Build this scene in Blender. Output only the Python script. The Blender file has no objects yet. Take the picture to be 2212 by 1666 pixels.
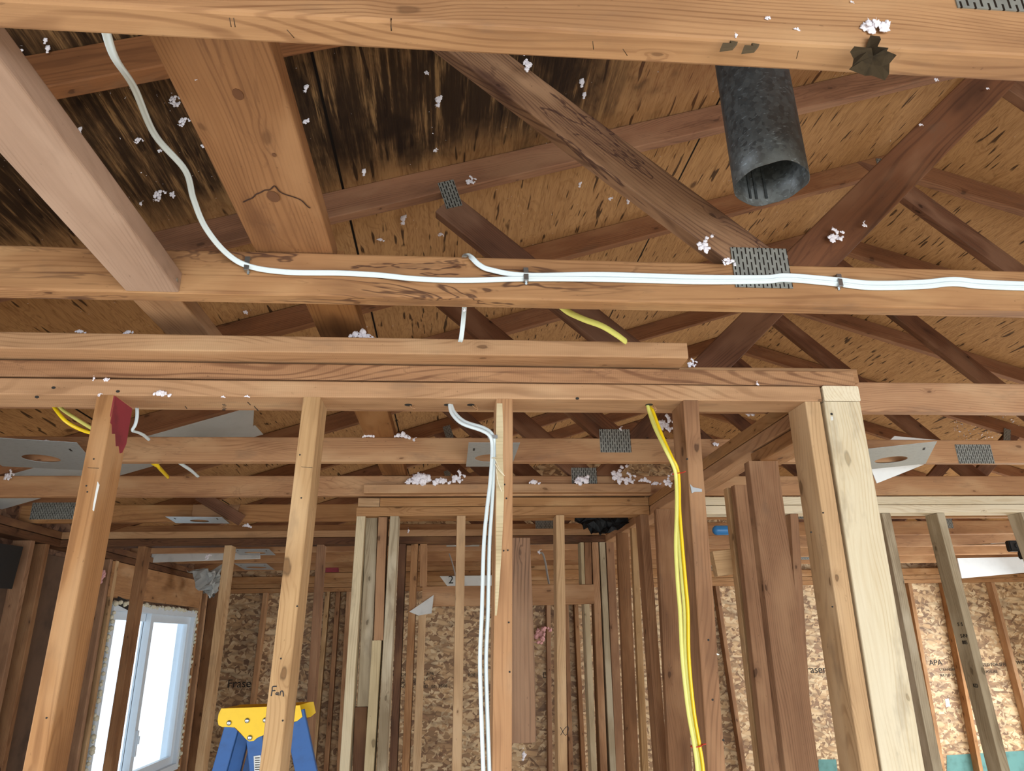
import bpy, bmesh, math, random
from mathutils import Vector, Matrix, noise
C = bpy.context.scene
random.seed(7)
ZC = 1.88                      # eye height above the floor; all z below are relative to it
# ------------------------------------------------------------------ camera
CX, CY, F = 1106.0, 833.0, 1520.0
def _axes(yaw, pitch, roll):
    cy, sy, cp, sp = math.cos(yaw), math.sin(yaw), math.cos(pitch), math.sin(pitch)
    f = Vector((sy*cp, cy*cp, sp)); r = Vector((cy, -sy, 0)); u = r.cross(f)
    c, s = math.cos(roll), math.sin(roll)
    return c*r+s*u, -s*r+c*u, f
RT, UP, FW = _axes(math.radians(5.386), math.radians(19.78), math.radians(-1.211))
cam_d = bpy.data.cameras.new('camera'); cam = bpy.data.objects.new('camera', cam_d)
C.collection.objects.link(cam); C.camera = cam
cam_d.sensor_width = 36; cam_d.lens = 36*F/2212; cam_d.clip_start = .02
cam.matrix_world = Matrix(((RT.x, UP.x, -FW.x, 0), (RT.y, UP.y, -FW.y, 0), (RT.z, UP.z, -FW.z, ZC), (0, 0, 0, 1)))
# ------------------------------------------------------------------ world and light
w = bpy.data.worlds.new('sky'); C.world = w; w.use_nodes = True
bg = w.node_tree.nodes['Background']; bg.inputs[0].default_value = (.80, .91, 1, 1); bg.inputs[1].default_value = 2.3
def area(name, loc, rot, sx, sy, power, col=(1, 1, 1)):
    d = bpy.data.lights.new(name, 'AREA'); d.shape = 'RECTANGLE'; d.size = sx; d.size_y = sy; d.energy = power; d.color = col
    o = bpy.data.objects.new(name, d); C.collection.objects.link(o)
    o.location = (loc[0], loc[1], loc[2]+ZC); o.rotation_euler = [math.radians(a) for a in rot]
    return o
area('fill_lamp_rear', (1.8, -2.85, -.6), (62, 0, 0), 5.2, 1.5, 330, (.90, .96, 1))  # added lamp behind the camera, aimed low to brighten floor and undersides
area('daylight_side_window', (5.8, 4.8, -.5), (60, 0, 90), 3.1, 1.5, 230, (.90, .96, 1))
area('fill_lamp_left', (-1.95, .6, -.5), (60, 0, -90), 2.2, 1.2, 90, (.88, .95, 1))  # added fill lamp inside the closed left wall; no window opens here
C.view_settings.view_transform = 'Standard'; C.view_settings.look = 'None'
C.view_settings.gamma = 1; C.view_settings.use_curve_mapping = False
C.view_settings.exposure = -0.52
try: C.cycles.max_bounces = 7; C.cycles.diffuse_bounces = 4; C.cycles.sample_clamp_indirect = 6; C.cycles.adaptive_threshold = .025
except Exception: pass
# ------------------------------------------------------------------ pixel rays on to real planes
def ray(x, y): return RT*((x-CX)/F) + UP*(-(y-CY)/F) + FW
def P(x, y, ax, v):
    d = ray(x, y); return d*(v/getattr(d, ax))
DC, DS, RX = 1.385, .32, 1.95          # roof deck: z = DC + DS*x up to the ridge at x = RX
def PD(x, y, c=DC):
    d = ray(x, y); return d*(c/(d.z-DS*d.x))
# ------------------------------------------------------------------ materials
def hx(h):
    v = [int(h[i:i+2], 16)/255 for i in (0, 2, 4)]
    return tuple(((c+.055)/1.055)**2.4 if c > .04045 else c/12.92 for c in v)+(1,)
class NT:
    def __init__(s, name):
        s.m = bpy.data.materials.new(name); s.m.use_nodes = True; s.t = s.m.node_tree; s.n = s.t.nodes; s.l = s.t.links
        s.b = s.n['Principled BSDF']
    def N(s, typ, ins=None, **kw):
        n = s.n.new(typ)
        for k, v in kw.items(): setattr(n, k, v)
        for k, v in (ins or {}).items(): s.put(n.inputs[k], v)
        return n
    def put(s, sock, v):
        if isinstance(v, bpy.types.NodeSocket): s.l.new(v, sock)
        else: sock.default_value = v
    def math(s, op, a, b=None, c=None, clamp=False):
        n = s.n.new('ShaderNodeMath'); n.operation = op; n.use_clamp = clamp
        s.put(n.inputs[0], a)
        if b is not None: s.put(n.inputs[1], b)
        if c is not None: s.put(n.inputs[2], c)
        return n.outputs[0]
    def step(s, v, lo, hi, a=0., b=1.):
        n = s.n.new('ShaderNodeMapRange'); n.interpolation_type = 'SMOOTHSTEP'
        s.put(n.inputs[0], v)
        for i, q in zip((1, 2, 3, 4), (lo, hi, a, b)): n.inputs[i].default_value = q
        return n.outputs[0]
    def mix(s, f, a, b, mode='MIX'):
        n = s.n.new('ShaderNodeMix'); n.data_type = 'RGBA'; n.blend_type = mode
        s.put(n.inputs[0], f); s.put(n.inputs[6], a); s.put(n.inputs[7], b); return n.outputs[2]
    def vec(s, v, scale, add=None):
        n = s.n.new('ShaderNodeVectorMath'); n.operation = 'MULTIPLY'; s.put(n.inputs[0], v); n.inputs[1].default_value = scale
        o = n.outputs[0]
        if add is not None:
            m = s.n.new('ShaderNodeVectorMath'); m.operation = 'ADD'; s.put(m.inputs[0], o); s.put(m.inputs[1], add); o = m.outputs[0]
        return o
    def noise(s, v, scale=1., det=2., rough=.5, dist=0.):
        return s.N('ShaderNodeTexNoise', {'Vector': v, 'Scale': scale, 'Detail': det, 'Roughness': rough, 'Distortion': dist}).outputs[0]
    def bump(s, h, strength=.3, dist=.002):
        s.l.new(s.N('ShaderNodeBump', {'Height': h, 'Strength': strength, 'Distance': dist}).outputs[0], s.b.inputs['Normal'])
MATS = {}
def wood(key, base, dark, light=None, knots=1., stain=0., rough_face=0., tone=.25, grain=.55, speck=.3, band=0.):
    """sawn lumber; the board's own x axis is the grain direction"""
    if key in MATS: return MATS[key]
    T = NT('lumber_'+key)
    base, dark = hx(base), hx(dark); light = hx(light) if light else tuple(min(1, c*1.35) for c in base[:3])+(1,)
    co = T.N('ShaderNodeTexCoord').outputs['Object']; rnd = T.N('ShaderNodeObjectInfo').outputs['Random']
    off = T.N('ShaderNodeCombineXYZ', {0: T.math('MULTIPLY', rnd, 37.), 1: T.math('MULTIPLY', rnd, .35), 2: T.math('MULTIPLY', rnd, -.23)}).outputs[0]
    v = T.vec(co, (1, 1, 1), off)
    slow = T.noise(T.vec(v, (1.1, 5, 5)), 1.0, 2)
    big = T.noise(T.vec(v, (2.2, 7, 7)), 1.3, 3)
    streak = T.noise(T.vec(v, (2.5, 90, 90)), 1., 3, .6)
    fine = T.noise(T.vec(v, (14, 420, 420)), 1., 2, .6)
    # knots
    sv = T.N('ShaderNodeSeparateXYZ', {0: v})
    kv = T.N('ShaderNodeCombineXYZ', {0: T.math('MULTIPLY', sv.outputs[0], 4.2), 1: T.math('MULTIPLY', T.math('ADD', sv.outputs[1], T.math('MULTIPLY', sv.outputs[2], .9)), 9.)}).outputs[0]
    wv = T.N('ShaderNodeTexNoise', {'Vector': T.vec(v, (16, 60, 60)), 'Scale': 1., 'Detail': 2.}).outputs[1]
    kv = T.vec(wv, (.12, .12, 0), kv)
    vo = T.N('ShaderNodeTexVoronoi', {'Vector': kv, 'Scale': 1.}, feature='F1', voronoi_dimensions='2D')
    keep = T.step(T.N('ShaderNodeSeparateColor', {0: vo.outputs['Color']}).outputs[0], .50, .52)
    kd = T.math('MULTIPLY', vo.outputs['Distance'], T.math('ADD', .8, T.math('MULTIPLY', T.N('ShaderNodeSeparateColor', {0: vo.outputs['Color']}).outputs[1], 2.2)))
    knot = T.math('MULTIPLY', T.math('MULTIPLY', T.step(kd, .045, .085, 1., 0.), keep), knots)
    halo = T.math('MULTIPLY', T.math('MULTIPLY', T.step(kd, .06, .26, 1., 0.), keep), knots)
    # growth rings bend round the knots
    sep = T.N('ShaderNodeSeparateXYZ', {0: v})
    yy = T.math('ADD', sep.outputs[1], T.math('MULTIPLY', T.math('SUBTRACT', slow, .5), .17))
    yy = T.math('ADD', yy, T.math('MULTIPLY', halo, .012))
    zz = T.math('ADD', sep.outputs[2], T.math('ADD', .03, T.math('MULTIPLY', rnd, .05)))
    r = T.math('SQRT', T.math('ADD', T.math('MULTIPLY', yy, yy), T.math('MULTIPLY', zz, zz)))
    ring = T.math('SINE', T.math('ADD', T.math('MULTIPLY', r, 900.), T.math('MULTIPLY', big, 9.)))
    ring = T.math('MULTIPLY', T.step(ring, .1, 1.), T.step(T.noise(T.vec(v, (1.5, 30, 30)), 1., 2), .3, .62))
    f = T.math('MULTIPLY', ring, grain*.8)
    f = T.math('ADD', f, T.math('MULTIPLY', T.math('SUBTRACT', streak, .45), grain*1.7))
    f = T.math('ADD', f, T.math('MULTIPLY', T.math('SUBTRACT', fine, .5), grain*.5), clamp=True)
    col = T.mix(f, base, dark)
    col = T.mix(T.math('MULTIPLY', T.step(big, .5, .68), tone*2., clamp=True), col, light)
    col = T.mix(T.math('MULTIPLY', T.step(big, .48, .30), tone*1.8, clamp=True), col, dark)
    col = T.mix(T.math('MULTIPLY', halo, .35), col, dark)
    kc = tuple(c*.28 for c in dark[:3])+(1,)
    kin = T.math('MULTIPLY', T.math('MULTIPLY', T.step(kd, .035, .055, 1., 0.), keep), knots)
    col = T.mix(T.math('MULTIPLY', knot, .75), col, kc)
    col = T.mix(T.math('MULTIPLY', kin, .55), col, dark)
    if speck:
        sp = T.noise(T.vec(v, (60, 110, 110)), 1., 2, .7)
        col = T.mix(T.math('MULTIPLY', T.step(sp, .70, .76), speck), col, tuple(c*.2 for c in dark[:3])+(1,))
    dn = T.noise(T.vec(v, (5, 14, 14), (4., 2., 1.)), 1., 4, .65)
    col = T.mix(T.math('MULTIPLY', T.step(dn, .56, .72), .30), col, hx('6a5646'))
    if stain:
        sn = T.noise(T.vec(v, (3.2, 16, 16)), 1., 4, .6, .6)
        line = T.step(T.math('ABSOLUTE', T.math('SUBTRACT', sn, .56)), .004, .022, 1., 0.)
        reg = T.step(T.noise(T.vec(v, (1.1, 4, 4)), 1., 1), .46, .60)
        col = T.mix(T.math('MULTIPLY', T.math('MULTIPLY', line, reg), .75*stain), col, hx('3a1f1c'))
        col = T.mix(T.math('MULTIPLY', T.math('MULTIPLY', T.step(sn, .56, .66), reg), .35*stain), col, hx('5a3a2c'))
    if band:
        sw = T.math('SINE', T.math('ADD', T.math('MULTIPLY', sep.outputs[0], 1400.), T.math('MULTIPLY', sep.outputs[1], 500.)))
        col = T.mix(T.math('MULTIPLY', T.step(sw, .2, 1.), band), col, dark)
    # slight per-board tone
    hs = T.N('ShaderNodeHueSaturation', {'Color': col, 'Hue': .502, 'Value': T.math('ADD', T.math('MULTIPLY', rnd, .20), .88), 'Saturation': T.math('SUBTRACT', 1.02, T.math('MULTIPLY', rnd, .14))})
    T.put(T.b.inputs['Base Color'], hs.outputs[0]); T.b.inputs['Roughness'].default_value = .72
    T.b.inputs['Specular IOR Level'].default_value = .25
    h = T.math('ADD', T.math('MULTIPLY', streak, .7), T.math('SUBTRACT', T.math('MULTIPLY', fine, .4), T.math('MULTIPLY', knot, .8)))
    if rough_face: h = T.math('ADD', h, T.math('MULTIPLY', T.noise(T.vec(v, (20, 60, 60)), 1., 4, .7), 3*rough_face))
    T.bump(h, .35, .0015)
    MATS[key] = T.m; return T.m
W_CHORD = lambda: wood('aged_orange', 'b18055', '7d4f30', 'c49a6e', knots=.8, stain=.25, tone=.3)
W_STAIN = lambda: wood('aged_orange_stained', 'b0825a', '7a4f32', 'c79c70', knots=1, stain=1., tone=.35)
W_FRONT = lambda: wood('honey_fir', 'ac7b4a', '7f5129', 'bd9160', knots=.7, stain=0, grain=.8)
W_WEB = lambda: wood('dark_web', '744a32', '3d2418', '8f664c', knots=.9, stain=.2, tone=.4)
W_WEBB = lambda: wood('weathered_web', '8c6342', '4b2c1e', 'a57a55', knots=.8, stain=1., tone=.5, rough_face=.6, grain=.75)
W_RAFT = lambda: wood('rafter', '93613f', '5e3a24', 'ab7b54', knots=.7, stain=.2)
W_PLATE = lambda: wood('plate', 'b18358', '805631', 'c49c70', knots=.9, stain=0, band=.12)
W_STUD = lambda: wood('stud_tan', 'bd9669', '8e663f', 'cfac82', knots=1, tone=.3)
W_STUDO = lambda: wood('stud_orange', 'b08055', '7f5433', 'c39970', knots=1, tone=.35)
W_STUDB = lambda: wood('stud_brown', '976c4b', '66432b', 'b18660', knots=1, tone=.3)
W_PALE = lambda: wood('stud_pale', 'c9b58f', '9a8460', 'ddcca8', knots=.9, tone=.3, grain=.5)
W_GREY = lambda: wood('stud_greyed', 'b3a286', '857257', 'c8baa0', knots=.9, tone=.45, grain=.6)
W_NEW = lambda: wood('new_spruce', 'dfd0b2', 'c4a980', 'e6dac2', knots=.7, tone=.15, grain=.55, speck=.08)
W_ROUGH = lambda: wood('rough_sawn', '856248', '543a28', '9a785c', knots=.6, rough_face=1., grain=.9)
W_DARK = lambda: wood('old_dark', '6b4730', '3e2617', '87603f', knots=.8, stain=.4, tone=.4)
W_PINK = lambda: wood('blocking_pinkish', 'a5826a', '7f6049', 'b5937b', knots=.6, tone=.3, grain=.35)

def simple(key, col, rough=.5, metal=0., noise_amt=.15, nscale=30., bump=0., spec=.5):
    if key in MATS: return MATS[key]
    T = NT(key); c = hx(col)
    co = T.N('ShaderNodeTexCoord').outputs['Object']
    n = T.noise(co, nscale, 3, .6)
    d = tuple(x*.55 for x in c[:3])+(1,)
    T.put(T.b.inputs['Base Color'], T.mix(T.math('MULTIPLY', T.step(n, .45, .75), noise_amt*2, clamp=True), c, d))
    T.b.inputs['Roughness'].default_value = rough; T.b.inputs['Metallic'].default_value = metal
    T.b.inputs['Specular IOR Level'].default_value = spec
    if bump: T.bump(n, bump, .003)
    MATS[key] = T.m; return T.m
M_WHITE = simple('cable_white', 'd3dee1', .35, noise_amt=.03)
M_YEL = simple('cable_yellow', 'f2cf1c', .35, noise_amt=.05)
M_YELP = simple('cable_pale_yellow', 'd9d672', .4, noise_amt=.05)
M_FLUFF = simple('insulation_fluff', 'f1ecf2', .95, noise_amt=.05, spec=.05)
M_PINKF = simple('insulation_pink', 'd9a3a0', .95, noise_amt=.2, spec=.05)
M_STEEL = simple('bright_steel', 'b9bfc2', .35, 1., .1)
M_GALV = simple('galvanised_plate', 'b4bcc0', .45, .55, .15, 60)
M_NAIL = simple('staple_wire', '5c4632', .5, .6)
M_BLACK = simple('black_poly', '17191b', .55, noise_amt=.3)
M_INK = simple('ink_black', '22242c', .8, noise_amt=0)
M_INKB = simple('ink_print', '2a2622', .8, noise_amt=.2)
M_DRY = simple('drywall_paper', 'd5d6d3', .85, noise_amt=.2, nscale=12)
M_BAFF = simple('white_sheet_metal', 'f1f5f6', .45, noise_amt=.05, nscale=20)
M_PAPER = simple('grey_paper', '9a938b', .8, noise_amt=.3, nscale=10)
M_LBLUE = simple('ladder_fibreglass_blue', '1a5496', .45, noise_amt=.2, nscale=40)
M_LYEL = simple('ladder_cap_yellow', 'f0c413', .45, noise_amt=.05)
M_PVC = simple('window_vinyl', 'd9e4ee', .3, noise_amt=.02)
M_FOAM = simple('spray_foam', 'd5cfb8', .9, noise_amt=.3, nscale=60, bump=.8)
M_RED = simple('red_tie', 'c2321f', .4)
M_REDP = simple('red_paint', '8a2a35', .6, noise_amt=.4, nscale=15)
M_BLUEB = simple('blue_plastic', '2f78b5', .4)
M_PLAST = simple('plaster_smear', 'd8d8d4', .9, noise_amt=.2)
M_TORN = simple('torn_fibre', '54452f', .95, noise_amt=.6, nscale=50, bump=.5)
M_GREEN = simple('teal_paint', '5d8a86', .8, noise_amt=.5, nscale=6)

def mat_gusset():
    T = NT('gusset_steel'); co = T.N('ShaderNodeTexCoord').outputs['Object']
    br = T.N('ShaderNodeTexBrick', {'Vector': T.N('ShaderNodeVectorRotate', {'Vector': co, 'Angle': math.pi/2}, rotation_type='Z_AXIS').outputs[0], 'Color1': (1, 1, 1, 1), 'Color2': (1, 1, 1, 1), 'Mortar': (0, 0, 0, 1),
        'Scale': 1., 'Mortar Size': .0031, 'Mortar Smooth': .1, 'Brick Width': .0235, 'Row Height': .0085})
    n = T.noise(co, 40, 3)
    c = T.mix(n, hx('6c6e6a'), hx('a3a49c'))
    T.put(T.b.inputs['Base Color'], T.mix(br.outputs[0], c, hx('1c1611')))
    T.b.inputs['Roughness'].default_value = .5
    T.put(T.b.inputs['Metallic'], T.math('SUBTRACT', .25, T.math('MULTIPLY', br.outputs[1], 0.)))
    T.bump(T.math('SUBTRACT', 1., br.outputs[0]), .8, .002); return T.m
M_GUS = mat_gusset()
def mat_duct():
    T = NT('galvanised_duct'); co = T.N('ShaderNodeTexCoord').outputs['Object']
    v = T.N('ShaderNodeTexVoronoi', {'Vector': co, 'Scale': 130.}).outputs['Color']
    g = T.N('ShaderNodeSeparateColor', {0: v}).outputs[0]
    n = T.noise(co, 9, 4, .6)
    sp = T.step(T.noise(T.vec(co, (90, 90, 260)), 1., 3, .6), .60, .72)
    c = T.mix(g, hx('484b4d'), hx('5f6466'))
    c = T.mix(T.math('MULTIPLY', T.step(n, .5, .7), .5), c, hx('4a443e'))
    c = T.mix(T.math('MULTIPLY', sp, .5), c, hx('93a1aa'))
    T.put(T.b.inputs['Base Color'], c); T.b.inputs['Metallic'].default_value = .35
    T.put(T.b.inputs['Roughness'], T.math('ADD', .35, T.math('MULTIPLY', g, .2))); return T.m
M_DUCT = mat_duct()
def mat_deck():
    T = NT('roof_plywood'); co = T.N('ShaderNodeTexCoord').outputs['Object']
    s = T.N('ShaderNodeSeparateXYZ', {0: co}); X, Y = s.outputs[0], s.outputs[1]
    streak = T.noise(T.vec(co, (45, 2.2, 1)), 1., 4, .65)
    fig = T.noise(T.vec(co, (10, 2.0, 1)), 1., 3, .6, 1.2)
    rings = T.step(T.math('SINE', T.math('MULTIPLY', fig, 70.)), .2, 1.)
    fine = T.noise(T.vec(co, (220, 12, 1)), 1., 2, .6)
    base = T.mix(streak, hx('cc9f6c'), hx('9a7049'))
    base = T.mix(T.math('MULTIPLY', rings, .25), base, hx('7a4e2a'))
    base = T.mix(T.math('MULTIPLY', T.step(fine, .5, .75), .5), base, hx('6d4424'))
    # darker checks along the grain
    ck = T.noise(T.vec(co, (62, 7, 1)), 1., 1, .5)
    ck2 = T.noise(T.vec(co, (9, 9, 1), (3, 1, 0)), 1., 1)
    chk = T.math('MULTIPLY', T.step(ck, .64, .69), T.step(ck2, .36, .5))
    base = T.mix(T.math('MULTIPLY', chk, .85), base, hx('2a1a12'))
    # knots
    vo = T.N('ShaderNodeTexVoronoi', {'Vector': T.vec(co, (5, 3, 1)), 'Scale': 1.})
    kk = T.math('MULTIPLY', T.step(vo.outputs['Distance'], .03, .10, 1., 0.), T.step(T.N('ShaderNodeSeparateColor', {0: vo.outputs['Color']}).outputs[0], .45, .5))
    base = T.mix(T.math('MULTIPLY', kk, .7), base, hx('40271a'))
    # water and mould staining: strong in the bays nearest the truss end, left side
    edge = T.noise(T.vec(co, (5, 2.5, 1)), 1., 4, .65)
    my = T.step(T.math('ADD', Y, T.math('MULTIPLY', T.math('SUBTRACT', edge, .5), .35)), 1.66, 1.92, 1., 0.)
    mx = T.step(T.math('ADD', X, T.math('MULTIPLY', T.math('SUBTRACT', edge, .5), 1.1)), .25, .75, 1., 0.)
    mold = T.math('MULTIPLY', my, mx)
    red = T.math('MULTIPLY', my, T.step(X, .2, .9))
    st2 = T.noise(T.vec(co, (52, 2.4, 1)), 1., 5, .75)
    base = T.mix(T.math('MULTIPLY', red, .6), base, hx('6f4229'))
    bl = T.noise(T.vec(co, (4, 3, 1), (7, 3, 0)), 1., 4, .6)
    base = T.mix(T.math('MULTIPLY', T.math('MULTIPLY', my, T.step(bl, .5, .62)), .7), base, hx('251a14'))
    md = T.math('MULTIPLY', mold, T.step(T.math('ADD', st2, T.math('MULTIPLY', edge, .5)), .50, .84, .48, 1.))
    base = T.mix(T.math('MULTIPLY', md, .96), base, hx('241810'))
    base = T.mix(T.math('MULTIPLY', T.math('MULTIPLY', mold, T.step(st2, .46, .34)), .75), base, hx('94734c'))
    # sheet joints
    for x0 in (-1.5, -.325, .88):
        d = T.math('ABSOLUTE', T.math('SUBTRACT', X, x0)); base = T.mix(T.step(d, .0025, .005, 1., 0.), base, (.006, .004, .003, 1))
    T.put(T.b.inputs['Base Color'], base); T.b.inputs['Roughness'].default_value = .8; T.b.inputs['Specular IOR Level'].default_value = .15
    T.bump(T.math('ADD', streak, T.math('MULTIPLY', fine, .6)), .5, .003); return T.m
M_DECK = mat_deck()
def mat_osb(key, lo, mid, hi):
    T = NT(key); co = T.N('ShaderNodeTexCoord').outputs['Object']
    co = T.N('ShaderNodeCombineXYZ', {0: T.math('ADD', T.N('ShaderNodeSeparateXYZ', {0: co}).outputs[0], T.N('ShaderNodeSeparateXYZ', {0: co}).outputs[1]), 1: T.N('ShaderNodeSeparateXYZ', {0: co}).outputs[2]}).outputs[0]
    wob = T.N('ShaderNodeTexNoise', {'Vector': co, 'Scale': 5., 'Detail': 2.}).outputs[1]
    cols = []
    for i, (ang, sc) in enumerate(((.15, (8, 32, 1)), (-.6, (9, 36, 1)), (.9, (9, 30, 1)))):
        r = T.N('ShaderNodeVectorRotate', {'Vector': T.vec(wob, (.05, .05, 0), co), 'Angle': ang}, rotation_type='Z_AXIS').outputs[0]
        v = T.N('ShaderNodeTexVoronoi', {'Vector': T.vec(r, sc, (i*3.3, i*1.7, 0)), 'Scale': 1.})
        cols.append((T.N('ShaderNodeSeparateColor', {0: v.outputs['Color']}).outputs[0], v.outputs['Distance']))
    sel = T.noise(co, 16, 1)
    g = T.N('ShaderNodeMix', {0: T.step(sel, .47, .5), 2: cols[0][0], 3: cols[1][0]}).outputs[0]
    g = T.N('ShaderNodeMix', {0: T.step(sel, .58, .6), 2: g, 3: cols[2][0]}).outputs[0]
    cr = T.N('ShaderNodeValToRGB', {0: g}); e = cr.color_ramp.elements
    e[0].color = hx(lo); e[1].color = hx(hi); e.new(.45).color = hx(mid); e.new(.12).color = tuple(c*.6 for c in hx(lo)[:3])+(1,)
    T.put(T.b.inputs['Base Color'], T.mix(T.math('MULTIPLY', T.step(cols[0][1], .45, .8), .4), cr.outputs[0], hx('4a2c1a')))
    T.b.inputs['Roughness'].default_value = .6; T.bump(g, .4, .003); return T.m
M_OSB = mat_osb('osb_sheathing', 'a07a58', 'c09b70', 'dcc39c')
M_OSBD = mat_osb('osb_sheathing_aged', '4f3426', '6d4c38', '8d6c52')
def mat_glass():
    T = NT('window_glass'); T.b.inputs['Base Color'].default_value = (.95, .98, 1, 1); T.b.inputs['Roughness'].default_value = .02
    T.b.inputs['Transmission Weight'].default_value = 1.; T.b.inputs['IOR'].default_value = 1.02; return T.m
M_GLASS = mat_glass()
# ------------------------------------------------------------------ object helpers
def tag(o, label=None, cat=None, group=None, kind=None):
    if label: o['label'] = label
    if cat: o['category'] = cat
    if group: o['group'] = group
    if kind: o['kind'] = kind
    return o
def thing(name, label, cat, loc, group=None):
    o = bpy.data.objects.new(name, None); C.collection.objects.link(o); o.empty_display_size = .05
    o.location = (loc[0], loc[1], loc[2]+ZC); tag(o, label, cat, group); return o
def base_inv(p):
    m = Matrix.Identity(4); q = p
    ms = []
    while q is not None: ms.append(q.matrix_basis.copy()); q = q.parent
    for k in reversed(ms): m = m @ k
    return m.inverted()
def link(name, me, mat, parent=None, M=None):
    o = bpy.data.objects.new(name, me); C.collection.objects.link(o)
    if mat and not me.materials: me.materials.append(mat)
    M = M or Matrix.Identity(4)
    if parent is not None:
        o.parent = parent; o.matrix_basis = base_inv(parent) @ M
    else: o.matrix_basis = M
    return o
def mesh(bm, name='m', smooth=False):
    bmesh.ops.recalc_face_normals(bm, faces=bm.faces)
    me = bpy.data.meshes.new(name); bm.to_mesh(me); bm.free()
    if smooth:
        for p in me.polygons: p.use_smooth = True
    return me
def board(name, a, b, wdt, thk, wdir, mat, parent=None, cuts=(None, None), warp=.0015, ch=.003, seg=.12, wane=0., seed=None):
    """lumber from a to b (centres of the end sections, camera-relative); wdir = direction of the wide face; cuts = (point, normal) end planes"""
    a, b = Vector(a), Vector(b); x = (b-a); L = x.length; x.normalize()
    y = Vector(wdir); y = (y-x*y.dot(x)).normalized(); z = x.cross(y)
    R = Matrix((x, y, z)).transposed().to_4x4(); R.translation = a+Vector((0, 0, ZC))
    n = max(1, int(L/seg)); rs = random.Random(seed if seed is not None else hash((round(a.x, 3), round(a.y, 3), round(b.z, 3))) & 0xffff)
    hw, ht = wdt/2, thk/2
    c = min(ch, ht*.6)
    prof = [(-hw, -ht+c), (-hw+c*.3, -ht+c*.3), (-hw+c, -ht), (hw-c, -ht), (hw-c*.3, -ht+c*.3), (hw, -ht+c), (hw, ht-c), (hw-c*.3, ht-c*.3), (hw-c, ht), (-hw+c, ht), (-hw+c*.3, ht-c*.3), (-hw, ht-c)]
    bm = bmesh.new(); rings = []
    ph = rs.random()*6
    inv = R.to_3x3().inverted()
    cl = []
    for cut in cuts:
        if cut is None: cl.append(None)
        else:
            p0 = inv @ (Vector(cut[0])-a); nn = inv @ Vector(cut[1]); cl.append((p0, nn))
    for i in range(n+1):
        t = i/n; dy = warp*math.sin(t*5+ph); dz = warp*.7*math.sin(t*4+ph*2)
        if i in (0, n): pass
        ring = []
        for k, (py, pz) in enumerate(prof):
            xx = t*L; q = [py+dy, pz+dz]
            if wane and k in (5, 6, 7, 4):
                q[0] -= wane*max(0, .5+noise.noise(Vector((xx*3+ph, k*.05, ph))))
            if cl[0] and i == 0:
                p0, nn = cl[0]; xx = p0.x-((q[0]-p0.y)*nn.y+(q[1]-p0.z)*nn.z)/nn.x
            if cl[1] and i == n:
                p0, nn = cl[1]; xx = p0.x-((q[0]-p0.y)*nn.y+(q[1]-p0.z)*nn.z)/nn.x
            ring.append(bm.verts.new((xx, q[0], q[1])))
        rings.append(ring)
    # drop inner rings lying past a cut
    if cl[0] or cl[1]:
        keep = [rings[0]]
        mx0 = max(v.co.x for v in rings[0]); mn1 = min(v.co.x for v in rings[-1])
        for r in rings[1:-1]:
            if mx0 < r[0].co.x < mn1: keep.append(r)
            else:
                for v in r: bm.verts.remove(v)
        keep.append(rings[-1]); rings = keep
    m = len(prof)
    for r0, r1 in zip(rings, rings[1:]):
        for k in range(m): bm.faces.new((r0[k], r0[(k+1) % m], r1[(k+1) % m], r1[k]))
    bm.faces.new(rings[0]); bm.faces.new(rings[-1][::-1])
    return link(name, mesh(bm, name), mat, parent, R)
def prism(name, pts, thick, mat, parent=None, frame=None, ch=0):
    """outline pts (u,v) in a frame (origin, u, v) extruded by thick along u x v"""
    o, u, v = [Vector(q) for q in frame]; u.normalize(); v = (v-u*v.dot(u)).normalized(); w_ = u.cross(v)
    bm = bmesh.new()
    A = [bm.verts.new((p[0], p[1], 0)) for p in pts]; B = [bm.verts.new((p[0], p[1], thick)) for p in pts]
    bm.faces.new(A); bm.faces.new(B[::-1]); n = len(pts)
    for i in range(n): bm.faces.new((A[i], A[(i+1) % n], B[(i+1) % n], B[i]))
    bmesh.ops.triangulate(bm, faces=[f for f in bm.faces if len(f.verts) > 4])
    R = Matrix((u, v, w_)).transposed().to_4x4(); R.translation = o+Vector((0, 0, ZC))
    if ch: bmesh.ops.bevel(bm, geom=[e for e in bm.edges if e.calc_face_angle(0) > .7], offset=ch, segments=2, affect='EDGES')
    return link(name, mesh(bm, name), mat, parent, R)
def boxm(bm, c, s):
    r = bmesh.ops.create_cube(bm, size=1); bmesh.ops.scale(bm, vec=s, verts=r['verts']); bmesh.ops.translate(bm, vec=c, verts=r['verts']); return r['verts']
def W3(p): return Matrix.Translation(Vector((p[0], p[1], p[2]+ZC)))
def smooth_path(pts, n=8):
    pts = [Vector(p) for p in pts]; out = []
    for i in range(len(pts)-1):
        p0 = pts[max(i-1, 0)]; p1 = pts[i]; p2 = pts[i+1]; p3 = pts[min(i+2, len(pts)-1)]
        for k in range(n):
            t = k/n; out.append(.5*((2*p1)+(p2-p0)*t+(2*p0-5*p1+4*p2-p3)*t*t+(3*p1-p0-3*p2+p3)*t**3))
    out.append(pts[-1]); return out
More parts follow.
